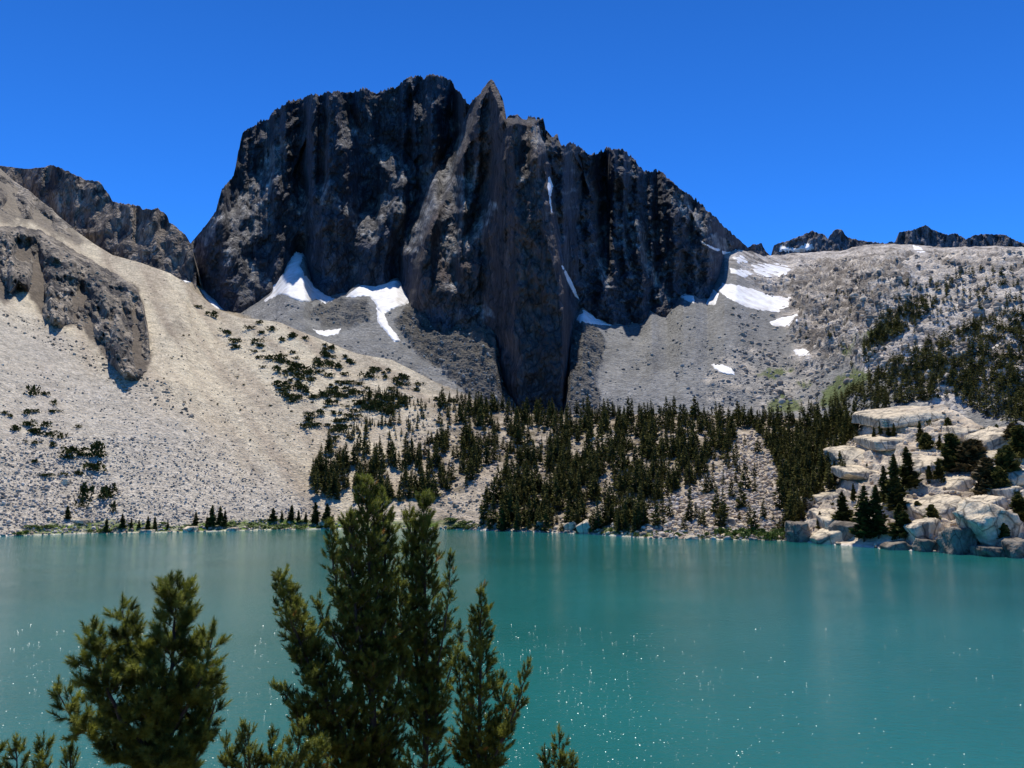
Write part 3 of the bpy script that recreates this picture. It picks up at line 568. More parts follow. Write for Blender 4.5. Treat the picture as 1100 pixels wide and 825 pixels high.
# ---- snow patches
def snow(poly, label, target, lift=5.0, drop=4.0):
    p = np.array(poly, float); st = 0.7
    us = np.arange(p[:, 0].min() - 3, p[:, 0].max() + 3, st); vs_ = np.arange(p[:, 1].min() - 3, p[:, 1].max() + 3, st)
    U, V = np.meshgrid(us, vs_); Y = np.full(U.shape, np.nan)
    for i in range(U.shape[0]):
        for j in range(U.shape[1]):
            h = hit(U[i, j], V[i, j], (target,))
            if h: Y[i, j] = h[0].y
    ok = ~np.isnan(Y); Y = np.where(ok, Y, np.nanmean(Y))
    W = ok.astype(float)
    for _ in range(6):                                  # smooth the drape
        Yp, Wp = np.pad(Y * W, 1, mode='edge'), np.pad(W, 1, mode='edge')
        a = sum(Yp[i:i + Y.shape[0], j:j + Y.shape[1]] for i in range(3) for j in range(3)); bb = sum(Wp[i:i + Y.shape[0], j:j + Y.shape[1]] for i in range(3) for j in range(3))
        Y = np.where(bb > 0, a / np.maximum(bb, 1e-6), Y); W = np.minimum(bb, 1) * 1.0
    ins = inpoly(U, V, poly); d = dist_lines(U, V, [list(poly) + [poly[0]]]); s = np.where(ins, d, -d) + (2.0 if drop > 0.5 else 0.7) * fbm(U / 4.5, V / 3.5, 1.1, 4, 0.6)
    Y = Y - np.clip(s * 3.2, -drop, lift)
    f = grid_faces(*U.shape); keep = (s > (-1.4 if drop > 0.5 else 0.0)).ravel(); f = f[keep[f].all(1)]
    if not len(f): return
    V3 = pt(U, V, Y).reshape(-1, 3); used = np.unique(f); mp = np.full(len(V3), -1); mp[used] = np.arange(len(used))
    o = mesh('snow_patch', V3[used], mp[f][:, ::-1], M_snow, smooth=True)
    tag(o, label, 'snow', 'snow patches left on the mountain')
for sp_, lab_, tg_, *ex_ in SNOW: snow(sp_, lab_, {'basin': basin, 'crag': crag}.get(tg_) or bpy.data.objects[tg_], *ex_)

# ---- stones
def ico(sub):
    import bmesh
    bm = bmesh.new(); bmesh.ops.create_icosphere(bm, subdivisions=sub, radius=1)
    v = np.array([q.co[:] for q in bm.verts]); f = np.array([[a.index for a in q.verts] for q in bm.faces]); bm.free(); return v, f
ICO = {k: ico(k) for k in (1, 2, 4)}
def rock_shape(sub, r, nplane=11, sharp=1.0, flat=(1, 1, 1)):
    """a block cut by random planes, so it has faces and edges like broken granite"""
    v, f = ICO[sub]; nn = r.normal(size=(nplane, 3)); nn /= np.linalg.norm(nn, axis=1)[:, None]
    nn = np.concatenate([nn, [[0, 0, 1], [0, 0, -1], [1, 0, 0.1], [-1, 0.1, 0], [0, 1, 0], [0, -1, .1]]]); dd = np.concatenate([r.uniform(0.62, 0.95, nplane), r.uniform(0.6, 0.85, 6)])
    dot = v @ nn.T; rad = np.min(np.where(dot > 0.05, dd / np.maximum(dot, 0.05), 9), 1)
    return v * np.minimum(rad, 1.25)[:, None] * np.array(flat), f
def rotm(rz, rx, ry):
    from mathutils import Euler
    return np.array(Euler((rx, ry, rz)).to_matrix())
SH = [rock_shape(1, rng) for _ in range(24)] ; SH2 = [rock_shape(2, rng) for _ in range(24)]
def talus(name, zone, count, smin, smax, cols, objs, sub2=0.0, power=2.2, bury=0.25, dens=None):
    p = np.array(zone, float); Vs, Fs, Cs = [], [], []; nv = 0; tries = 0; made = 0
    while made < count and tries < count * 12:
        tries += 1
        u, v = rng.uniform(p[:, 0].min(), p[:, 0].max()), rng.uniform(p[:, 1].min(), p[:, 1].max())
        if not inpoly(np.array(u), np.array(v), zone): continue
        if dens is not None and rng.random() > dens(u, v): continue
        if any(abs(u - q_[0][0][0]) < 90 and bool(inpoly(np.array(u), np.array(v - 1.5), q_[0])) for q_ in SNOW): continue
        h = hit(u, v, objs)
        if not h: continue
        s = smin + (smax - smin) * rng.random() ** power; s = s * 0.5
        v0, f0 = (SH2 if rng.random() < sub2 or s > 1.8 else SH)[rng.integers(24)]
        M = rotm(rng.uniform(0, 6.28), rng.normal() * 0.35, rng.normal() * 0.35)
        q = (v0 * np.array([1, rng.uniform(.6, 1), rng.uniform(.45, .9)]) * s) @ M.T + np.array(h[0]) + [0, 0, s * (0.5 - bury)]
        Vs.append(q); Fs.append(f0 + nv); nv += len(q); c = cols[rng.integers(len(cols))] * rng.uniform(0.7, 1.15); Cs.append(np.repeat([c], len(q), 0)); made += 1
    o = mesh(name, np.concatenate(Vs), np.concatenate(Fs), M_stone, col=np.concatenate(Cs)); tag(o, kind='stuff'); return o
WARM = [srgb(200, 182, 154), srgb(184, 166, 142), srgb(208, 192, 168), srgb(160, 142, 122)]
COOL = [srgb(192, 182, 168), srgb(174, 165, 153), srgb(208, 198, 184), srgb(146, 137, 126)]
GREY = [srgb(142, 141, 138), srgb(118, 117, 114), srgb(164, 162, 156)]
talus('talus', TALUS + [(700, 580)], 2600, 1.6, 5.5, COOL + WARM, (terr,), 0.5)
talus('scree_stones', [(0,575),(0,380),(130,420),(200,450),(260,500),(345,545),(345,565)], 6000, 0.7, 3.0, COOL, (terr,), 0.1, 3, dens=lambda u, v: 0.25 + 0.75 * (v > 470) )
talus('slope_stones', [(110,270),(200,300),(330,360),(480,430),(440,560),(345,560),(250,490),(180,430)], 2600, 0.7, 2.8, WARM, (terr,), 0.1, 3.5)
talus('lower_slope_boulders', [(0,575),(0,490),(60,480),(120,510),(150,560),(140,568)], 900, 1.0, 4.0, COOL, (terr,), 0.4, 2.5)
talus('forest_boulders', [(440,440),(520,436),(930,450),(920,500),(850,580),(500,570),(430,500)], 4200, 1.2, 5.0, COOL + WARM, (terr,), 0.4, 2)
talus('shore_stones', [(0,570),(340,562),(850,574),(850,583),(620,574),(360,570),(0,577)], 700, 0.8, 3.5, COOL + WARM, (terr,), 0.5, 2)
talus('basin_blocks', [(250,340),(300,322),(400,330),(500,345),(540,400),(610,430),(620,350),(760,330),(860,380),(880,440),(560,440),(400,390)], 2600, 1.4, 7, GREY, (basin,), 0.2, 4.5, 0.35, dens=lambda u, v: 0.12 + max(0, 1.8 * float(fbm(u / 30, v / 18, 2.2, 3))) + 0.8 * in_any(u, v, ROUGH, ROUGH2, ROUGH3, VAL))
talus('ridge_blocks', [(780,300),(850,280),(1100,270),(1100,440),(930,400),(870,440),(800,430)], 2400, 2.0, 12, [srgb(196,184,168), srgb(170,160,146), srgb(140,130,120)], (basin,), 0.3, 3.5, 0.4, dens=lambda u, v: 0.05 + max(0, 2.2 * float(fbm(u / 30, v / 18, 4.2, 3))))
talus('outcrop_blocks', [(0,330),(60,350),(110,380),(150,400),(175,410),(215,455),(150,430),(60,375),(0,345)], 420, 1.2, 5, [srgb(150, 138, 122), srgb(126, 116, 102), srgb(170, 158, 140)], (terr,), 0.4, 3.0, 0.3)
talus('cliff_blocks', [(0,244),(60,262),(150,318),(163,395),(150,412),(95,362),(50,350),(0,326)], 700, 1.5, 7, [srgb(160, 148, 132), srgb(120, 111, 100), srgb(140, 130, 116)], tuple(o for o in C.objects if o.name.startswith('rock_outcrop')), 0.4, 2.6, 0.35)
talus('slab_debris', [(852,582),(880,545),(930,500),(930,450),(1010,435),(1100,460),(1100,602),(950,590)], 900, 0.7, 4.5, WARM, (terr,), 0.6, 2.5)

M_gr_obj = mat_rock('granite_block', cells=((0.5, 0.05),), noise=0.28, nscale=0.5, bump=0.35, bscale=0.6, base=tuple(srgb(212, 197, 170))); stains(M_gr_obj, srgb(122, 116, 106), vs=0.11, wd=0.05, lo=0.3)
M_gr_shade = mat_rock('granite_shaded', cells=((0.5, 0.05),), noise=0.3, nscale=0.5, bump=0.4, bscale=0.6, base=tuple(srgb(132, 124, 112))); stains(M_gr_shade, srgb(84, 78, 70))  # darker granite copy, shade of the waterline block fronts put into its colour
def block(u, v, wpx, hpx, label, tilt=(0, 0), rz=0.0, dep=1.3, name="granite_boulder", seed=0, nplane=5, grp='granite boulders and slabs by the lake', tgt=None, mat=None, sink=0.3):
    r = np.random.default_rng(seed + int(u * 7 + v)); h = hit(u, v + hpx * 0.45, (terr,) if tgt is None else tgt)
    if h: base = np.array(h[0])
    else: Y = float(water_Y(u, v + hpx * 0.45)); base = pt(u, v + hpx * 0.45, Y)
    base[2] = max(base[2], -0.5); k = px(base[1]); W, Hh = wpx * k / 2, hpx * k / 2
    if v < 555 and u > 850 and wpx > 20: sink = 0.8; Hh *= 0.95; W *= 1.05
    v0, f0 = rock_shape(4, r, nplane); v0 = v0 / np.abs(v0).max(0)
    q = v0 * np.array([W, W * dep, Hh * 1.15])
    cr = 0.10 * min(W, Hh) * fbm(q[:, 0] / W * 2 + seed, q[:, 1] / W * 2, q[:, 2] / W * 4, 4, kind='b')
    ly = 0.06 * Hh * fbm(q[:, 0] / W * .6, q[:, 1] / W * .6, q[:, 2] / Hh * 4 + seed, 3, kind='r')
    nrm = v0 / np.linalg.norm(v0, axis=1)[:, None]; fa = 0.26 * min(W, Hh) * facet((q[:, 0] + q[:, 2]) / W * 1.6 + 9, (q[:, 1] - q[:, 2] * 1.5) / W * 1.6 + seed, 3, 0.6, 2); q = q + nrm * (cr + ly + fa)[:, None]
    q = q @ rotm(rz, tilt[0] * 0.7, tilt[1]).T
    o = mesh(name, q, f0, mat or M_gr_obj); o.location = (base[0], base[1] + W * dep * 0.5, base[2] + Hh * (1 - sink)); tag(o, label, 'boulder', grp); return o
BL = [(1070,562,50,52,'huge tilted granite slab rising straight from the lake at the right shore',(0.35,-0.55),0.2),(1033,582,30,30,'dark fronted square boulder standing in the lake under the huge slab',(0,0.1),0.1),
 (1060,541,44,20,'long leaning slab above the huge tilted slab',(0.1,-0.4),0),(863,572,27,22,'square grey boulder where the slabs begin at the bushes',(0.1,0),0.1),(868,540,13,14,'small rusty brown boulder at the forest edge above the cove',(0,0.2),0),
 (894,531,38,11,'low flat granite bench above the square grey boulder',(0.1,-0.1),0),(893,577,34,12,'bright pointed slab dipping into the water beside two dark conifers',(0.1,-0.35),0),(912,568,26,14,'pale boulder at the waterline left of the tall conifers',(0.2,-0.2),0.4),
 (995,568,38,20,'rounded boulder right of the shore conifers',(0.1,-0.3),0),(998,586,26,13,'low wedge boulder at the waterline below the rounded boulder',(0.1,0.1),0),(965,587,26,9,'small flat rock at the waterline beside the shore conifers',(0,-0.2),0),
 (1074,592,40,13,'cracked low boulder at the foot of the huge slab',(0,0),0),(1098,588,28,20,'grey boulder at the waterline in the right corner',(0.1,-0.1),0),(1020,541,54,20,'broad slanting slab left of the huge tilted slab',(0.2,-0.3),0),
 (1074,468,42,22,'bright rounded dome under the dark ridge forest',(0.25,-0.35),0),(1041,461,36,14,'weathered grey dome at the top of the slabs',(0.2,0.1),0),(1036,512,62,16,'long bench of granite between the brown trees',(0.2,-0.25),0),
 (924,483,56,18,'smooth pale dome jutting from the forest edge',(0.25,-0.15),0),(983,440,92,12,'long highest granite slab under the forest',(0.2,-0.12),0),(927,504,52,11,'wide flat granite shelf below the pale dome',(0.25,0),0),
 (1094,507,32,16,'pale boulder among trees at the right edge',(0.2,-0.2),0),(1085,523,32,13,'stained boulder below the pale boulder at the right edge',(0.2,-0.2),0),(985,536,54,13,'white flat slab behind the tall conifers',(0.25,-0.15),0),
 (897,560,32,11,'middle granite step above the cove',(0.2,-0.1),0),(889,550,30,10,'yellowish granite step below the flat bench',(0.2,-0.1),0),(1076,485,30,15,'cracked pale block under the bright dome',(0.1,-0.2),0),(965,468,60,11,'brown streaked ledge under the highest slab',(0.2,-0.1),0),(1000,495,56,15,'broad pale slab in the middle of the outcrop',(0.3,-0.15),0),
 (582,565,12,12,'small upright pale boulder at the forest shoreline',(0,0),0),(613,565,15,9,'tan boulder under the shore conifers',(0,-0.2),0),(629,567,17,13,'leaning triangular boulder on the forest shoreline',(0,-0.5),0),(669,547,20,12,'big pale boulder at the top of the talus bay',(0.1,-0.2),0),
 (744,579,15,5,'white flat rock standing in the lake off the bushes',(0,0),0),(699,578,7,3,'tiny white rock in the lake off the talus',(0,0),0),(781,560,20,9,'largest white boulder at the foot of the talus fan',(0,-0.1),0),(70,517,9,6,'single white boulder on the lower scree slope',(0,0),0),
 (203,569,14,7,'dark boulder on the grassy shore beside conifers',(0,0),0),(157,571,15,4,'low white rock at the grassy shoreline',(0,0),0),(250,569,12,4,'pale flat rock on the shoreline below the grass',(0,0),0),(347,562,9,7,'slanting white boulder at the end of the grass',(0,0.7),0),(86,559,16,4,'pale rock pile stone at the back of the grass',(0,0.2),0)]
for i, (u, v, a, h_, lab, tl, rz_) in enumerate(BL): block(u, v, a, h_, lab, tl, rz_, seed=i, mat=M_gr_shade if (v > 566 and u > 850 and i not in (0, 6, 8)) or i in (3, 28) else None)

# ------------------------------------------------------------------ distant conifers
def conifer(seed, wid, bushy=0.0, n=230):
    """unit-height tree: tapered trunk and a crown of ragged upswept sprays; returns verts, faces, material index (0 bark, 1 foliage)"""
    r = np.random.default_rng(seed); V, Fc, mi = [], [], []
    def quad(a, b, c, d, m):
        k = len(V); V.extend([a, b, c, d]); Fc.append([k, k + 1, k + 2, k + 3]); mi.append(m)
    lean = r.normal(0, 0.02, 2); ring = [(math.cos(q), math.sin(q)) for q in (0, 2.1, 4.2)]
    for i in range(5):
        z0, z1 = i / 5 * 0.97 - (0.05 if i == 0 else 0), (i + 1) / 5 * 0.97; r0, r1 = 0.018 * (1 - z0) + .002, 0.018 * (1 - z1) + .002
        for j in range(3):
            a, b = ring[j], ring[(j + 1) % 3]
            quad((a[0] * r0 + lean[0] * z0, a[1] * r0, z0), (b[0] * r0 + lean[0] * z0, b[1] * r0, z0), (b[0] * r1 + lean[0] * z1, b[1] * r1, z1), (a[0] * r1 + lean[0] * z1, a[1] * r1, z1), 0)
    lump = r.uniform(0.55, 1.25, (9, 6))
    for i in range(n):
        z = r.uniform(0.05, 1.0) ** (0.9 + 0.0 * bushy); az_ = r.uniform(0, 6.283)
        env = wid * ((1 - z) ** (0.75 - 0.35 * bushy)) * min(1, (z + 0.05) / 0.16) + 0.006
        env *= lump[int(z * 8.99), int(az_ / 6.2832 * 5.99)]
        rad = env * r.uniform(0.25, 1.0); L = 0.02 + env * 0.42; W = 0.012 + env * 0.30
        cx, cy = math.cos(az_), math.sin(az_); up = r.uniform(-0.1, 0.75)
        c = np.array([cx * rad + lean[0] * z, cy * rad + lean[1] * z, z]); d = np.array([cx, cy, up]); d /= np.linalg.norm(d); s = np.array([-cy, cx, r.normal(0, 0.5)]); s /= np.linalg.norm(s)
        quad(tuple(c - d * L * .4 - s * W * .5), tuple(c - d * L * .2 + s * W), tuple(c + d * L), tuple(c + s * -W * .9 + d * L * .1), 1)
    return np.array(V), np.array(Fc), np.array(mi)
CON = [conifer(10 + i, wd) for i, wd in enumerate((0.15, 0.17, 0.20, 0.22, 0.16, 0.24, 0.18, 0.21))]
BUSH = [conifer(40 + i, wd, 1.0, 300) for i, wd in enumerate((0.34, 0.42, 0.30, 0.38))]
DETC = [conifer(60 + i, wd, 0.1, 900) for i, wd in enumerate((0.15, 0.19, 0.17))] ; DETB = [conifer(70 + i, wd, 1.0, 1100) for i, wd in enumerate((0.36, 0.44, 0.3))]
def tmesh(name, T, fm=None): return mesh(name, T[0], T[1], mats=[M_bark, fm or M_far], midx=T[2], link=False)
CON_ME = [tmesh('conifer', T) for T in CON]; CON_D = [tmesh('conifer', T, M_dead) for T in CON[:2]]
F1 = [(333,520),(345,492),(368,470),(392,452),(385,430),(400,421),(440,428),(470,432),(520,434),(560,436),(620,436),(760,437),(850,437),(893,438),(925,462),(922,475),(893,490),(905,505),(908,520),(880,535),(862,560),(850,578),(620,573),(510,571),(520,545),(535,500),(500,525),(470,540),(400,545),(340,535)]
TH_GAP = [TALUS, SANDP, [(440,440),(500,445),(480,470),(430,480),(420,460)], [(455,480),(500,470),(490,510),(450,520)]]
def scatter_trees(zone, count, tgt, hfun, mind=3.2, dens=None, tries=60):
    p = np.array(zone, float); out = []; cell = {}
    for _ in range(count * tries):
        if len(out) >= count: break
        u, v = rng.uniform(p[:, 0].min(), p[:, 0].max()), rng.uniform(p[:, 1].min(), p[:, 1].max())
        if not in_any(u, v, zone): continue
        if dens is not None and rng.random() > dens(u, v): continue
        k = (int(u // mind), int(v // (mind * 0.8)))
        if k in cell: continue
        h = hit(u, v, tgt)
        if not h: continue
        cell[k] = 1; P = np.array(h[0]); out.append((P, hfun(u, v, P), u, v))
    return out
def d1(u, v):
    q = 0.55 + 2.2 * float(fbm(u / 22, v / 13, 7.7, 3))
    if v < 462: q += 0.3
    if in_any(u, v, TALUS): q = 0.06
    elif in_any(u, v, SANDP): q = 0.05
    elif in_any(u, v, *TH_GAP[2:]): q *= 0.3
    elif u < 500: q *= 0.75
    elif u > 830: q += 0.5
    return q
T1 = scatter_trees(F1, 2050, (terr,), lambda u, v, P: (9 + 14 * rng.random() ** 1.3) * (0.55 if u < 470 and v < 480 else 1) * (0.75 if rng.random() < 0.35 else 1), 2.7, d1)
RB1 = [(850,446),(890,432),(925,412),(945,395),(1000,368),(1025,358),(1060,340),(1340,300),(1340,480),(1110,462),(1062,450),(1020,430),(973,434),(925,447)]
RB2 = [(1030,292),(1110,283),(1340,270),(1340,330),(1060,335),(1020,330),(960,310)]
RB3 = [(925,378),(945,345),(985,320),(1010,325),(985,350),(950,372),(930,392)]
RB4 = [(870,300),(1100,300),(1340,300),(1340,420),(1000,420),(900,400),(850,350)]
hr = lambda u, v, P: rng.uniform(8, 15)
T2 = scatter_trees(RB1, 2300, (basin,), hr, 2.3, lambda u, v: 1.0 + 1.6 * float(fbm(u / 26, v / 16, 3.7, 3)) - (0.25 if v < 385 else 0))
T2 += scatter_trees(RB2, 260, (basin,), hr, 3.2, lambda u, v: 0.45 + 2.2 * float(fbm(u / 20, v / 10, 1.7, 3)))
T2 += scatter_trees(RB3, 170, (basin,), hr, 3.0, lambda u, v: 0.7 + 1.2 * float(fbm(u / 16, v / 10, 1.7, 3)))
T2 += scatter_trees(RB4, 330, (basin,), lambda u, v, P: rng.uniform(5, 10), 3.2, lambda u, v: 0.12 + 1.4 * float(fbm(u / 18, v / 9, 5.7, 3)))
T1.sort(key=lambda q: -q[1] / q[0][1])
def put(me, P, h, label, cat, group, name='conifer', wide=1.0, col=None):
    o = bpy.data.objects.new(name, me); C.objects.link(o); o.location = P; o.scale = (h * wide, h * wide, h); o.rotation_euler = (0, 0, random.uniform(0, 6.28))
    return tag(o, label, cat, group)
NI = 235
for P, h, u, v in T1[:NI]:
    dead = u < 640 and u > 560 and v < 490 and random.random() < 0.4
    me = random.choice(CON_D) if dead else random.choice(CON_ME)
    zone = ('on the shoreline below the moraine' if v > 552 else 'beside the pale talus fan' if 680 < u < 850 and v > 450 and in_any(u, v, [(670,580),(680,540),(780,480),(780,445),(860,450),(870,580)]) else 'on the left edge of the moraine forest' if u < 500 else 'in the dense middle of the moraine forest' if u < 700 else 'in the moraine forest near the granite slabs')
    put(me, P, h, ('rusty brown conifer ' if dead else 'narrow dark conifer ') + zone, 'conifer', ('brown ' if dead else 'dark ') + 'conifers ' + zone)
def forest(name, trees, types, fm):
    Vs, Fs, Ms = [], [], []; nv = 0
    for P, h, u, v in trees:
        V, Fc, mi = types[rng.integers(len(types))]; a = rng.uniform(0, 6.28); c, s = math.cos(a), math.sin(a); wd = rng.uniform(0.85, 1.25)
        Q = np.stack([(V[:, 0] * c - V[:, 1] * s) * h * wd + P[0], (V[:, 0] * s + V[:, 1] * c) * h * wd + P[1], V[:, 2] * h + P[2]], 1)
        Vs.append(Q); Fs.append(Fc + nv); Ms.append(mi); nv += len(V)
    tag(mesh(name, np.concatenate(Vs), np.concatenate(Fs), mats=[M_bark, fm], midx=np.concatenate(Ms)), kind='stuff')
forest('moraine_forest', T1[NI:], CON, M_far)
LITE = [conifer(90 + i, wd, 0.2, 90) for i, wd in enumerate((0.20, 0.24, 0.28))]
forest('ridge_forest', T2, LITE, M_far)

# trees one can point to: along the grassy left shore and on the slabs
def big_tree(u, vtop, vbase, label, T, grp, name='conifer', fm=None, wide=1.0, tgt=(terr,)):
    h = hit(u, vbase, tgt)
    P = np.array(h[0]) if h else pt(u, vbase, float(water_Y(u, vbase)))
    P[2] = max(P[2], 0.05); Ht = (vbase - vtop) * px(P[1]) * 1.02
    r = empty(name, P); tag(r, label, 'tree', grp); k = T[2] == 0
    def sub(nm, sel, mt):
        f = T[1][sel]; us = np.unique(f); mp = np.full(len(T[0]), -1); mp[us] = np.arange(len(us))
        V = T[0][us] * np.array([Ht * wide, Ht * wide, Ht]); o = mesh(nm, V, mp[f], mt, parent=r); return o
    sub('trunk', k, M_bark); sub('crown', ~k, fm or M_far); r.rotation_euler = (0, 0, random.uniform(0, 6.28)); return r
q = lambda X, a, b: (X / 3.056, 380 + a / 3.056, 380 + b / 3.056)
SHT = [((222,500,545),'bushy conifer standing alone at the back of the grass strip',1.5),((348,543,590),'leaning dark conifer at the very waterline',1),((402,527,575),'taller conifer at the start of the left shore row',1.2),((430,540,575),'short conifer right beside the taller shore conifer',1),
 ((455,545,575),'smallest conifer in the left half of the grass strip',1),((485,535,580),'pointed conifer above the low white shoreline rock',1.1),((508,535,578),'conifer touching the pointed conifer on the grass',1.1),((550,548,575),'low isolated conifer on the grass between two groups',1),
 ((640,520,570),'conifer pair member behind the dark shore boulder',1.2),((678,535,572),'short conifer before the tall shore trio',1),((693,500,570),'tallest spire of the left shore trio',1.1),((722,503,568),'middle spire of the left shore trio',1.1),((738,515,568),'right hand spire of the left shore trio',1),
 ((897,508,552),'round topped conifer at the edge of the far grass',1.5),((925,515,548),'small conifer behind the far grass',1),((955,498,550),'broad conifer on the far grass with scree behind',1.5),((980,515,555),'thin conifer right of the broad conifer',1),((1003,520,555),'short conifer where the grass meets talus',1),
 ((1035,490,560),'broad dark conifer near the slanting white boulder',1.4),((1075,495,565),'wide conifer behind the slanting white boulder',1.4)]
for i, (c_, lab, wd) in enumerate(SHT):
    u, a, b_ = q(*c_); big_tree(u, a, b_, lab, DETC[i % 3], 'conifers on the grassy left shore', wide=wd)
q = lambda X, a, b: (820 + X / 3.93, 400 + a / 3.93, 400 + b / 3.93)
SLT = [((495,200,265),0,1,'small pointed conifer on the upper slab'),((530,220,278),0,1,'left twin of two small conifers under the highest slab'),((551,215,276),0,1,'right twin of two small conifers under the highest slab'),((663,205,300),0,1.1,'lone dark conifer against the upper ledge'),
 ((780,190,228),1,.8,'tiny round conifer on the dome'),((520,400,560),0,1.1,'left conifer of the tall central cluster'),((565,355,600),0,1.1,'tallest dark conifer in the middle of the slabs'),((617,320,500),0,1.3,'open branched conifer right of the tallest'),
 ((425,488,715),0,1.2,'tall shore conifer nearest the cove'),((488,485,700),0,1.2,'second tall shore conifer beside the cove'),((340,510,650),0,1.4,'dark conifer behind the pointed bright slab'),((380,470,548),0,1,'slim conifer above the flat bench'),((600,590,705),1,.9,'broad bushy conifer low by the waterline'),
 ((575,560,700),0,1.5,'dense conifer between the shore conifers and the bushy one'),((800,262,432),1,1,'wide crowned pine on the pale slab'),((832,290,425),1,.7,'pine touching the wide crowned pine'),((885,285,425),2,1.1,'sparse brownish pine in front of the dome'),((955,365,525),2,1.1,'brown spreading pine above the huge slab'),
 ((1000,400,520),1,.9,'green pine beside the brown spreading pine'),((1033,312,460),1,.7,'upright pine under the bright dome'),((1092,225,370),1,1.1,'dense pine cut by the right edge'),((1050,215,290),2,1.2,'reddish pine behind the bright dome'),((740,365,455),0,1.2,'little conifer on the broad pale slab'),((700,395,455),1,.7,'little round pine beside the little conifer'),
 ((655,545,605),1,.9,'low pine in a crack of the slanting slab'),((715,560,635),1,.8,'yellowish low pine on the rounded boulder'),((905,470,525),1,.8,'small pine on top of the leaning slab'),((1090,520,640),1,.9,'green pine right of the huge slab'),((1020,640,725),1,.6,'small pine at the waterline right of the huge slab'),((470,230,300),0,1.0,'dark conifer at the left end of the upper ledge'),((745,265,330),0,1.3,'dark conifer left of the wide crowned pine'),((690,255,330),1,.8,'dark rounded conifer under the upper ledge'),((240,590,665),0,1.2,'slim conifer among the granite steps')]
for i, (c_, ty, wd, lab) in enumerate(SLT):
    u, a, b_ = q(*c_); big_tree(u, a, b_, lab, DETC[i % 3] if ty == 0 else DETB[i % 3], 'trees on the granite slabs', fm=M_dead if ty == 2 else None, wide=wd, name='pine_tree' if ty else 'conifer')

# ---- krummholz shrubs: low cushions of leaf clumps
def cushion(seed, n=150):
    r = np.random.default_rng(seed); V, Fc = [], []
    cs = r.normal(0, 0.3, (5, 2))
    for i in range(n):
        c0 = cs[r.integers(5)]; a, b_ = r.uniform(0, 6.28), r.uniform(0, 1.5); rr_ = r.uniform(0.3, 0.45)
        p = np.array([c0[0] + rr_ * math.cos(a) * math.cos(b_), c0[1] + rr_ * math.sin(a) * math.cos(b_), 0.75 * rr_ * math.sin(b_) * 2]) * r.uniform(0.7, 1.05)
        d = r.normal(size=3); d /= np.linalg.norm(d); s = np.cross(d, r.normal(size=3)); s /= np.linalg.norm(s); L, W = 0.13, 0.08
        k = len(V); V += [p - d * L, p + s * W, p + d * L, p - s * W]; Fc.append([k, k + 1, k + 2, k + 3])
    return np.array(V), np.array(Fc)
CUSH = [cushion(i) for i in range(6)]; CU_ME = [mesh('shrub', *c_, M_shrub, link=False) for c_ in CUSH]; WI_ME = [mesh('willow_bush', *c_, M_willow, link=False) for c_ in CUSH]
def shrub(u, v, wpx, hpx, label, grp, mes=CU_ME, name='shrub', cat='shrub'):
    h = hit(u, v + hpx * 0.4, (terr,))
    if not h: return
    k = px(h[0].y); o = bpy.data.objects.new(name, random.choice(mes)); C.objects.link(o); o.location = h[0]
    o.scale = (wpx * k / 1.2, wpx * k / 1.2, hpx * k / 0.75); o.rotation_euler = (0, 0, random.uniform(0, 6.28)); tag(o, label, cat, grp)
for X, Y_, w_, h_, lab in [(108,120,28,40,'tall paired shrub highest on the lower left scree'),(148,130,22,16,'small shrub right of the tall paired shrub'),(178,160,16,22,'narrow shrub on the open scree above the main shrub cluster'),(195,187,12,9,'tiny shrub below the narrow shrub'),(168,188,26,12,'flat shrub beside the tiny shrub'),
 (15,193,22,12,'shrub at the left edge of the scree'),(37,203,18,12,'shrub just right of the one at the left edge'),(85,190,26,20,'rounded shrub in the upper scree cluster'),(115,187,24,14,'small shrub behind the rounded shrub'),(50,243,32,22,'big oval shrub near the left edge'),(95,230,36,18,'long shrub in the middle of the scree cluster'),
 (142,230,38,24,'bright oval shrub in the scree cluster'),(108,252,44,20,'wide shrub below the long shrub'),(150,262,38,20,'slanting shrub below the bright oval shrub'),(197,268,24,24,'shrub on the cluster right end'),(175,298,22,22,'round shrub above the long green mat'),(112,290,28,14,'flat shrub low in the cluster'),(238,318,60,30,'long green mat of shrub beside the tree shaped one'),
 (225,338,30,18,'dark shrub under the long green mat'),(270,330,26,18,'shrub at the end of the long green mat'),(318,315,48,58,'tall tree shaped shrub on the lower scree'),(306,370,60,34,'large rounded shrub under the tree shaped one'),(345,456,50,48,'large dark shrub near the sandy streak'),(372,503,16,42,'thin upright shrub below the large dark shrub'),
 (283,455,34,62,'upright dark shrub above the grass'),(268,492,22,36,'small upright shrub beside the upright dark shrub'),(113,352,24,14,'small flat shrub on stony ground'),(150,397,50,12,'thin mat of shrub on stony ground'),(212,395,34,12,'thin shrub above the white boulder'),(258,392,30,18,'shrub right of the thin mat'),(257,238,14,14,'single dot of shrub on the open scree'),(373,430,10,14,'tiny shrub on the sandy streak')]:
    shrub(X / 3.056, 380 + Y_ / 3.056, w_ / 3.056 * 1.15, h_ / 3.056, lab, 'shrubs on the lower scree')
BAND = [(190,318),(215,326),(250,345),(300,360),(345,378),(400,404),(440,424),(430,440),(385,450),(355,480),(330,470),(322,440),(300,420),(290,400),(262,390),(250,365),(230,345)]
BAND2 = [(262,340),(330,362),(395,388),(455,412),(520,436),(480,432),(420,410),(350,380),(280,350)]
nb = 0
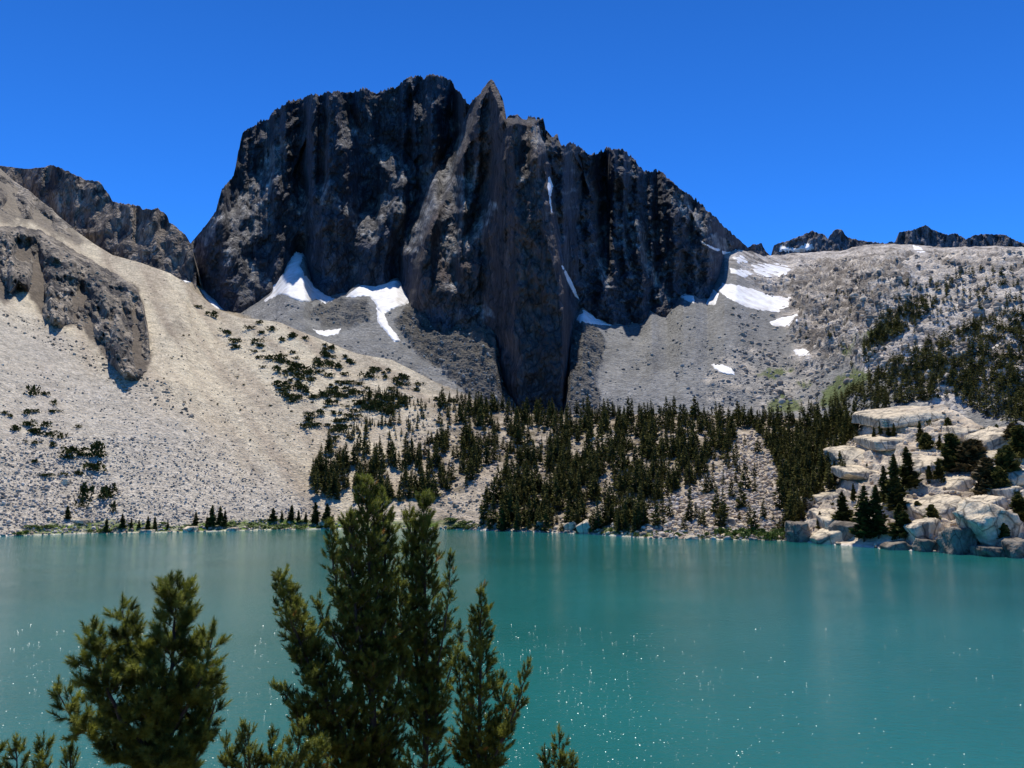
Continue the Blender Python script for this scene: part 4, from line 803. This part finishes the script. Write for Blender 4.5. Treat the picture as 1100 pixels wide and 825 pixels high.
for zone, cnt, lab, wr in ((BAND, 150, 'dark cushion shrub in the speckled band across the tan slope', (6, 14)), (BAND2, 34, 'low dark shrub along the tan moraine crest', (6, 12))):
    p = np.array(zone, float); k_ = 0; seen = set()
    while k_ < cnt:
        u, v = rng.uniform(p[:, 0].min(), p[:, 0].max()), rng.uniform(p[:, 1].min(), p[:, 1].max())
        if not in_any(u, v, zone) or rng.random() > 0.5 + 1.6 * float(fbm(u / 24, v / 14, 1.3, 2)): continue
        c_ = (int(u // 7), int(v // 4))
        if c_ in seen: k_ += 0.2; continue
        seen.add(c_); w_ = rng.uniform(*wr); shrub(u, v, w_, w_ * rng.uniform(0.38, 0.65), lab, lab.replace('shrub', 'shrubs')); k_ += 1
for i in range(26):
    u = rng.uniform(170, 345); v = 372 + (u - 170) * 0.62 + rng.uniform(-45, 45); w_ = rng.uniform(2.0, 3.4)
    shrub(u, v, w_, w_ * 0.7, 'tiny dark tuft scattered on bare tan scree', 'tiny tufts on the bare tan scree')
for i in range(46):
    u = rng.uniform(770, 851) if i < 26 else rng.uniform(625, 775); w_ = rng.uniform(9, 17) if i < 26 else rng.uniform(5, 10); v = float(line(SHORE, u)[0]) - w_ * 0.3 - rng.uniform(0, 5)
    shrub(u, v, w_, w_ * 0.6, 'green willow bush at the waterline ' + ('between talus and square boulder' if i < 26 else 'under the talus fan'), 'willow bushes ' + ('by the square boulder' if i < 26 else 'under the talus fan'), WI_ME, 'willow_bush', 'bush')
for i in range(60):
    u = rng.uniform(20, 350) if i < 42 else rng.uniform(485, 512); w_ = rng.uniform(6, 14); v = float(line(SHORE, u)[0]) - rng.uniform(1, 11)
    shrub(u, v, w_, w_ * 0.28, 'low green sedge clump on the left shore strip' if i < 42 else 'green bank bush behind the lake pines', 'sedge clumps on the left shore' if i < 42 else 'bank bushes behind the lake pines', WI_ME, 'sedge_clump' if i < 42 else 'willow_bush', 'sedge' if i < 42 else 'bush')

for i in range(46):
    u, v = rng.uniform(868, 1100), rng.uniform(445, 585)
    if v > 445 + 0.0 and in_any(u, v, SLABZ): w_ = rng.uniform(3, 9); shrub(u, v, w_, w_ * rng.uniform(.6, 1.1), 'small dark green shrub in a crack of the granite slabs', 'crack shrubs on the granite slabs')
# ------------------------------------------------------------------ pines on the near bank
def tubes(segs, sides=5):
    """segs: (p0, p1, r0, r1) arrays -> verts, faces"""
    p0, p1, r0, r1 = (np.array(a, float) for a in zip(*segs)); d = p1 - p0; d /= np.linalg.norm(d, axis=1)[:, None] + 1e-9
    a = np.cross(d, [0.3, 0.9, 0.2]); a /= np.linalg.norm(a, axis=1)[:, None] + 1e-9; b = np.cross(d, a)
    ang = np.arange(sides) * 2 * np.pi / sides; c = np.cos(ang)[None, :, None] * a[:, None] + np.sin(ang)[None, :, None] * b[:, None]
    V = np.concatenate([p0[:, None] + c * r0[:, None, None], p1[:, None] + c * r1[:, None, None]], 1)
    k = np.arange(len(p0))[:, None, None] * 2 * sides; i = np.arange(sides); j = (i + 1) % sides
    return V.reshape(-1, 3), (k + np.stack([i, j, j + sides, i + sides], 1)[None]).reshape(-1, 4)
def needles(S, nn, L, W, r):
    """S: (m,7) shoot start, direction, length -> thin triangles"""
    m_ = len(S); p0, d, sl = S[:, :3], S[:, 3:6], S[:, 6]
    a = np.cross(d, [0.31, 0.2, 0.93]); a /= np.linalg.norm(a, axis=1)[:, None] + 1e-9; b = np.cross(d, a)
    t = np.linspace(0.0, 1.0, nn)[None] + r.uniform(-.03, .03, (m_, nn)); th = r.uniform(0, 6.283, (m_, nn)); sp = np.where(t > 0.88, r.uniform(0.1, 0.6, (m_, nn)), r.uniform(0.6, 1.35, (m_, nn)))
    rad = np.cos(th)[..., None] * a[:, None] + np.sin(th)[..., None] * b[:, None]
    nd = np.cos(sp)[..., None] * d[:, None] + np.sin(sp)[..., None] * rad; tang = -np.sin(th)[..., None] * a[:, None] + np.cos(th)[..., None] * b[:, None]
    base = p0[:, None] + d[:, None] * (t * sl[:, None])[..., None]; ln = (L * r.uniform(0.75, 1.15, (m_, nn)))[..., None]
    w2 = tang * W * 0.5 + rad * W * r.uniform(-.4, .4, (m_, nn))[..., None]
    V = np.stack([base - w2, base + w2, base + nd * ln + w2 * .3], 2).reshape(-1, 3)
    return V, np.arange(len(V)).reshape(-1, 3)
def pine(label, stems, Y, seed, tuft=0.15, nl=0.055, nw=0.006, nn=34, dead=0.01, spacing=0.085, base_u=None, up=1.0):
    nn = int(nn * 2.0); nw *= 1.7; nl *= 1.35; tuft *= 0.85; spacing *= 0.76 if Y < 15 else 0.62; tuft *= 1.15
    r = np.random.default_rng(seed); k = px(Y)
    bu = base_u if base_u else stems[0]['p'][0][0]; bx = (bu - CX) * k; root = empty('pine_tree', (bx, Y, bank_z(bx, Y) - 0.15)); tag(root, label, 'pine', 'pines on the near bank below the camera'); O = np.array(root.location)
    trunk, limbs, shoots = [], [], []
    for si, st in enumerate(stems):
        P = np.array([pt(u, v, Y + dy) for u, v, dy in st['p']])
        if si == 0 or st.get('root'): P = np.concatenate([[[bx + (P[0, 0] - bx) * .3, Y, bank_z(bx, Y) - 0.2]], P])
        seg = np.linalg.norm(np.diff(P, axis=0), axis=1); L = seg.sum(); s = np.concatenate([[0], np.cumsum(seg)])
        n_ = max(8, int(L / 0.12)); ss = np.linspace(0, L, n_); Q = np.stack([np.interp(ss, s, P[:, c]) for c in range(3)], 1)
        for _ in range(3): Q[1:-1] = (Q[:-2] + 2 * Q[1:-1] + Q[2:]) / 4
        Q[1:-1] += r.normal(0, 0.008, (n_ - 2, 3)); rb = st['r'] * (1 - ss / L) ** 0.8 + 0.006
        for i in range(n_ - 1): trunk.append((Q[i], Q[i + 1], rb[i], rb[i + 1]))
        shoots.append(np.concatenate([Q[-1], [0, 0, 1], [tuft * 1.3]]))
        az0 = r.uniform(0, 6.28); x = 0.04
        while x < L - 0.03:
            fr = x / L; i = min(int(x / L * (n_ - 1)), n_ - 2); c0 = Q[i] + (Q[i + 1] - Q[i]) * (x / L * (n_ - 1) - i); ax = Q[i + 1] - Q[i]; ax /= np.linalg.norm(ax)
            v_here = proj(c0)[1]
            if v_here > 905: x += 0.2; continue
            lb = np.interp(v_here, [q_[0] for q_ in st['w']], [q_[1] for q_ in st['w']]) * k * r.uniform(0.55, 1.12)
            az0 += 2.4 + r.normal(0, 0.35); h0 = np.array([math.cos(az0), math.sin(az0), 0]); h0 = h0 - ax * (h0 @ ax); h0 /= np.linalg.norm(h0)
            e = np.interp(L - x, [0, 0.5, 2.5], [1.15, 0.9, 0.45]) * (0.5 + 0.5 * up) + r.normal(0, 0.12)
            d0 = h0 * math.cos(e) + ax * 0.5 * math.sin(e) + np.array([0, 0, 0.5 * math.sin(e)]); d0 /= np.linalg.norm(d0)
            stack = [(c0, d0, lb, 0)]
            while stack:
                c, d, ln, lev = stack.pop(); m_ = max(2, int(ln / 0.07)); stp = ln / m_
                for j in range(m_):
                    d = d + np.array([0, 0, (0.075 + 0.05 * lev) * up]) + r.normal(0, 0.07, 3); d /= np.linalg.norm(d); c1 = c + d * stp
                    rr_ = 0.004 + 0.012 * (1 - j / m_) * min(1, ln); limbs.append((c, c1, rr_, rr_ * 0.85)); f = (j + 1) / m_
                    if f > 0.25 or ln < 0.25:
                        if r.random() < 0.9:
                            sd_ = d * 0.7 + r.normal(0, 0.5, 3) + np.array([0, 0, 0.45]); sd_ /= np.linalg.norm(sd_); shoots.append(np.concatenate([c1, sd_, [tuft * r.uniform(0.6, 1.1)]]))
                    if lev == 0 and ln > 0.2 and f < 0.9 and (j % 2 or ln < .4):
                        sdv = np.cross(d, [0, 0, 1.]) * r.choice([-1, 1]); sdv /= np.linalg.norm(sdv) + 1e-9; nd_ = d * 0.6 + sdv * 0.7 + np.array([0, 0, 0.2]); nd_ /= np.linalg.norm(nd_); stack.append((c1, nd_, ln * (1 - f) * 0.6 + 0.08, 1))
                    c = c1
                shoots.append(np.concatenate([c, (d + np.array([0, 0, .3])) / np.linalg.norm(d + np.array([0, 0, .3])), [tuft]]))
            x += spacing * r.uniform(0.6, 1.4) * st.get('sp', 1.0)
    S = np.array(shoots); print('pine', label[:30], 'shoots', len(S))
    V, Fc = tubes(trunk, 8); mesh('trunk', V - O, Fc, M_bark, parent=root, smooth=True)
    V, Fc = tubes(limbs, 4); mesh('branches', V - O, Fc, M_bark, parent=root)
    dm = r.random(len(S)) < dead
    V, Fc = needles(S[~dm], nn, nl, nw, r); md = np.zeros(len(Fc), int)
    if dm.any(): V2, F2 = needles(S[dm], nn, nl * 0.8, nw, r); Fc = np.concatenate([Fc, F2 + len(V)]); V = np.concatenate([V, V2]); md = np.concatenate([md, np.ones(len(F2), int)])
    mesh('crown', V - O, Fc, mats=[M_needle, M_cone], midx=md, parent=root)
    return root
pine('broad young pine alone against the lake near the left edge', [
    dict(p=[(172,860,0),(178,780,0),(186,700,0),(190,632,0)], r=0.09, w=[(620,8),(640,18),(700,38),(760,50),(830,60)]),
    dict(p=[(178,800,0),(158,745,.1),(140,700,.15),(131,655,.2)], r=0.035, w=[(648,7),(670,14),(720,24),(800,20)]),
    dict(p=[(174,820,0),(128,770,-.2),(107,725,-.3),(100,680,-.3)], r=0.035, w=[(675,7),(700,16),(760,28),(820,20)]),
    dict(p=[(178,800,0),(205,750,-.1),(224,712,-.1),(229,682,-.1)], r=0.03, w=[(675,7),(700,14),(750,18),(810,16)]),
    dict(p=[(174,840,0),(110,800,.2),(76,772,.2),(62,744,.2)], r=0.03, w=[(740,7),(770,14),(820,22)]),
    dict(p=[(174,850,0),(205,810,.2),(226,775,.2),(233,750,.2)], r=0.025, w=[(745,6),(770,12),(830,20)])], 13, 3, tuft=0.17, nl=0.075, nw=0.0065, nn=50, spacing=0.095, dead=0.0, up=0.45)
pine('tall dense pine with a long limb leaning out over the lake', [
    dict(p=[(402,860,0),(400,760,0),(397,640,0),(394,520,0)], r=0.13, w=[(515,6),(530,14),(560,26),(620,36),(700,40),(830,46)]),
    dict(p=[(398,760,0),(410,680,.3),(414,600,.3),(410,532,.3)], r=0.05, w=[(530,6),(560,15),(640,26),(760,26)]),
    dict(p=[(398,740,0),(384,680,-.3),(378,620,-.3),(376,556,-.3)], r=0.05, w=[(550,6),(580,18),(660,28),(760,28)]),
    dict(p=[(396,700,0),(368,655,.2),(358,610,.2),(355,566,.2)], r=0.03, w=[(560,5),(600,12),(700,16)]),
    dict(p=[(400,850,0),(362,780,-.5),(328,705,-.7),(308,655,-.8),(299,622,-.8)], r=0.06, w=[(615,7),(650,17),(700,28),(780,38),(850,30)]),
    dict(p=[(370,790,-.4),(345,740,-.6),(325,680,-.6),(314,638,-.6)], r=0.03, w=[(630,5),(680,14),(760,24)]),
    dict(p=[(385,730,-.2),(362,690,-.5),(347,665,-.5),(341,648,-.5)], r=0.02, w=[(645,6),(680,14),(730,14)]),
    dict(p=[(390,850,0),(350,810,-.7),(322,770,-.8),(305,745,-.8)], r=0.03, w=[(740,10),(780,20),(850,24)]),
    dict(p=[(402,840,.2),(425,760,.5),(432,690,.5),(428,625,.5)], r=0.03, w=[(620,6),(680,18),(800,22)])], 17, 5, tuft=0.13, nl=0.052, nw=0.0062, nn=30, dead=0.012)
pine('narrow columnar pine directly right of the tall dense pine', [
    dict(p=[(456,860,0),(458,760,0),(457,640,0),(455,538,0)], r=0.10, w=[(533,6),(560,18),(600,26),(680,26),(760,30),(830,34)]),
    dict(p=[(458,780,0),(446,700,.2),(443,620,.2),(440,550,.2)], r=0.04, w=[(545,6),(600,18),(700,20),(780,20)]),
    dict(p=[(458,760,0),(474,700,-.2),(482,640,-.2),(484,600,-.2)], r=0.02, w=[(595,4),(640,9),(740,14)], sp=1.4),
    dict(p=[(458,800,0),(478,740,.3),(490,700,.3),(494,675,.3)], r=0.02, w=[(670,4),(710,10),(800,14)], sp=1.3)], 18.2, 7, tuft=0.14, nl=0.055, nw=0.0062, nn=30, dead=0.012)
pine('shorter pine with an upturned limb at the right of the group', [
    dict(p=[(514,860,0),(515,780,0),(516,700,0),(517,636,0)], r=0.08, w=[(630,5),(660,11),(700,19),(760,26),(830,32)]),
    dict(p=[(515,840,0),(545,785,-.3),(560,745,-.4),(567,716,-.4)], r=0.03, w=[(710,6),(740,11),(800,16)]),
    dict(p=[(515,850,0),(535,800,.2),(541,760,.2),(538,728,.2)], r=0.02, w=[(722,5),(760,11),(830,14)]),
    dict(p=[(515,850,0),(500,790,.3),(494,740,.3),(492,700,.3)], r=0.02, w=[(695,5),(740,10),(830,14)])], 16.4, 9, tuft=0.13, nl=0.052, nw=0.0062, nn=30, dead=0.008)
pine('tiny pine top poking up alone in front of open water', [dict(p=[(600,880,0),(602,840,0),(601,790,0)], r=0.03, w=[(787,4),(800,10),(830,20)]), dict(p=[(600,870,0),(588,840,0),(585,812,0)], r=0.02, w=[(806,4),(830,10)]), dict(p=[(600,870,0),(612,845,0),(616,818,0)], r=0.02, w=[(812,4),(830,10)])], 12, 11, tuft=0.10, nl=0.045, nw=0.005, nn=30)
pine('low spreading pine with many short tops between the broad and tall pines', [
    dict(p=[(275,890,0),(270,840,0),(263,786,0)], r=0.04, w=[(780,6),(800,14),(830,22)]), dict(p=[(275,880,0),(290,840,.2),(293,792,.2)], r=0.03, w=[(788,6),(810,14),(830,20)]), dict(p=[(275,880,0),(310,850,-.2),(324,784,-.2)], r=0.03, w=[(780,6),(800,14),(830,20)]),
    dict(p=[(275,890,0),(255,850,.1),(243,798,.1)], r=0.03, w=[(792,5),(810,11),(830,16)]), dict(p=[(275,890,0),(335,850,.1),(346,800,.1)], r=0.03, w=[(795,6),(830,18)])], 14.5, 13, tuft=0.13, nl=0.055, nw=0.006, nn=30, dead=0.01)
pine('pair of small pine tops in the lower left corner', [
    dict(p=[(18,890,0),(20,850,0),(17,804,0)], r=0.03, w=[(800,5),(815,12),(830,16)]), dict(p=[(25,890,0),(46,850,.1),(46,803,.1)], r=0.03, w=[(800,5),(815,12),(830,16)]), dict(p=[(30,890,0),(72,870,.1),(76,812,.1)], r=0.02, w=[(808,5),(830,12)]), dict(p=[(18,890,0),(0,850,.1),(-4,806,.1)], r=0.02, w=[(808,5),(830,12)])], 11.5, 15, tuft=0.13, nl=0.06, nw=0.006, nn=34)
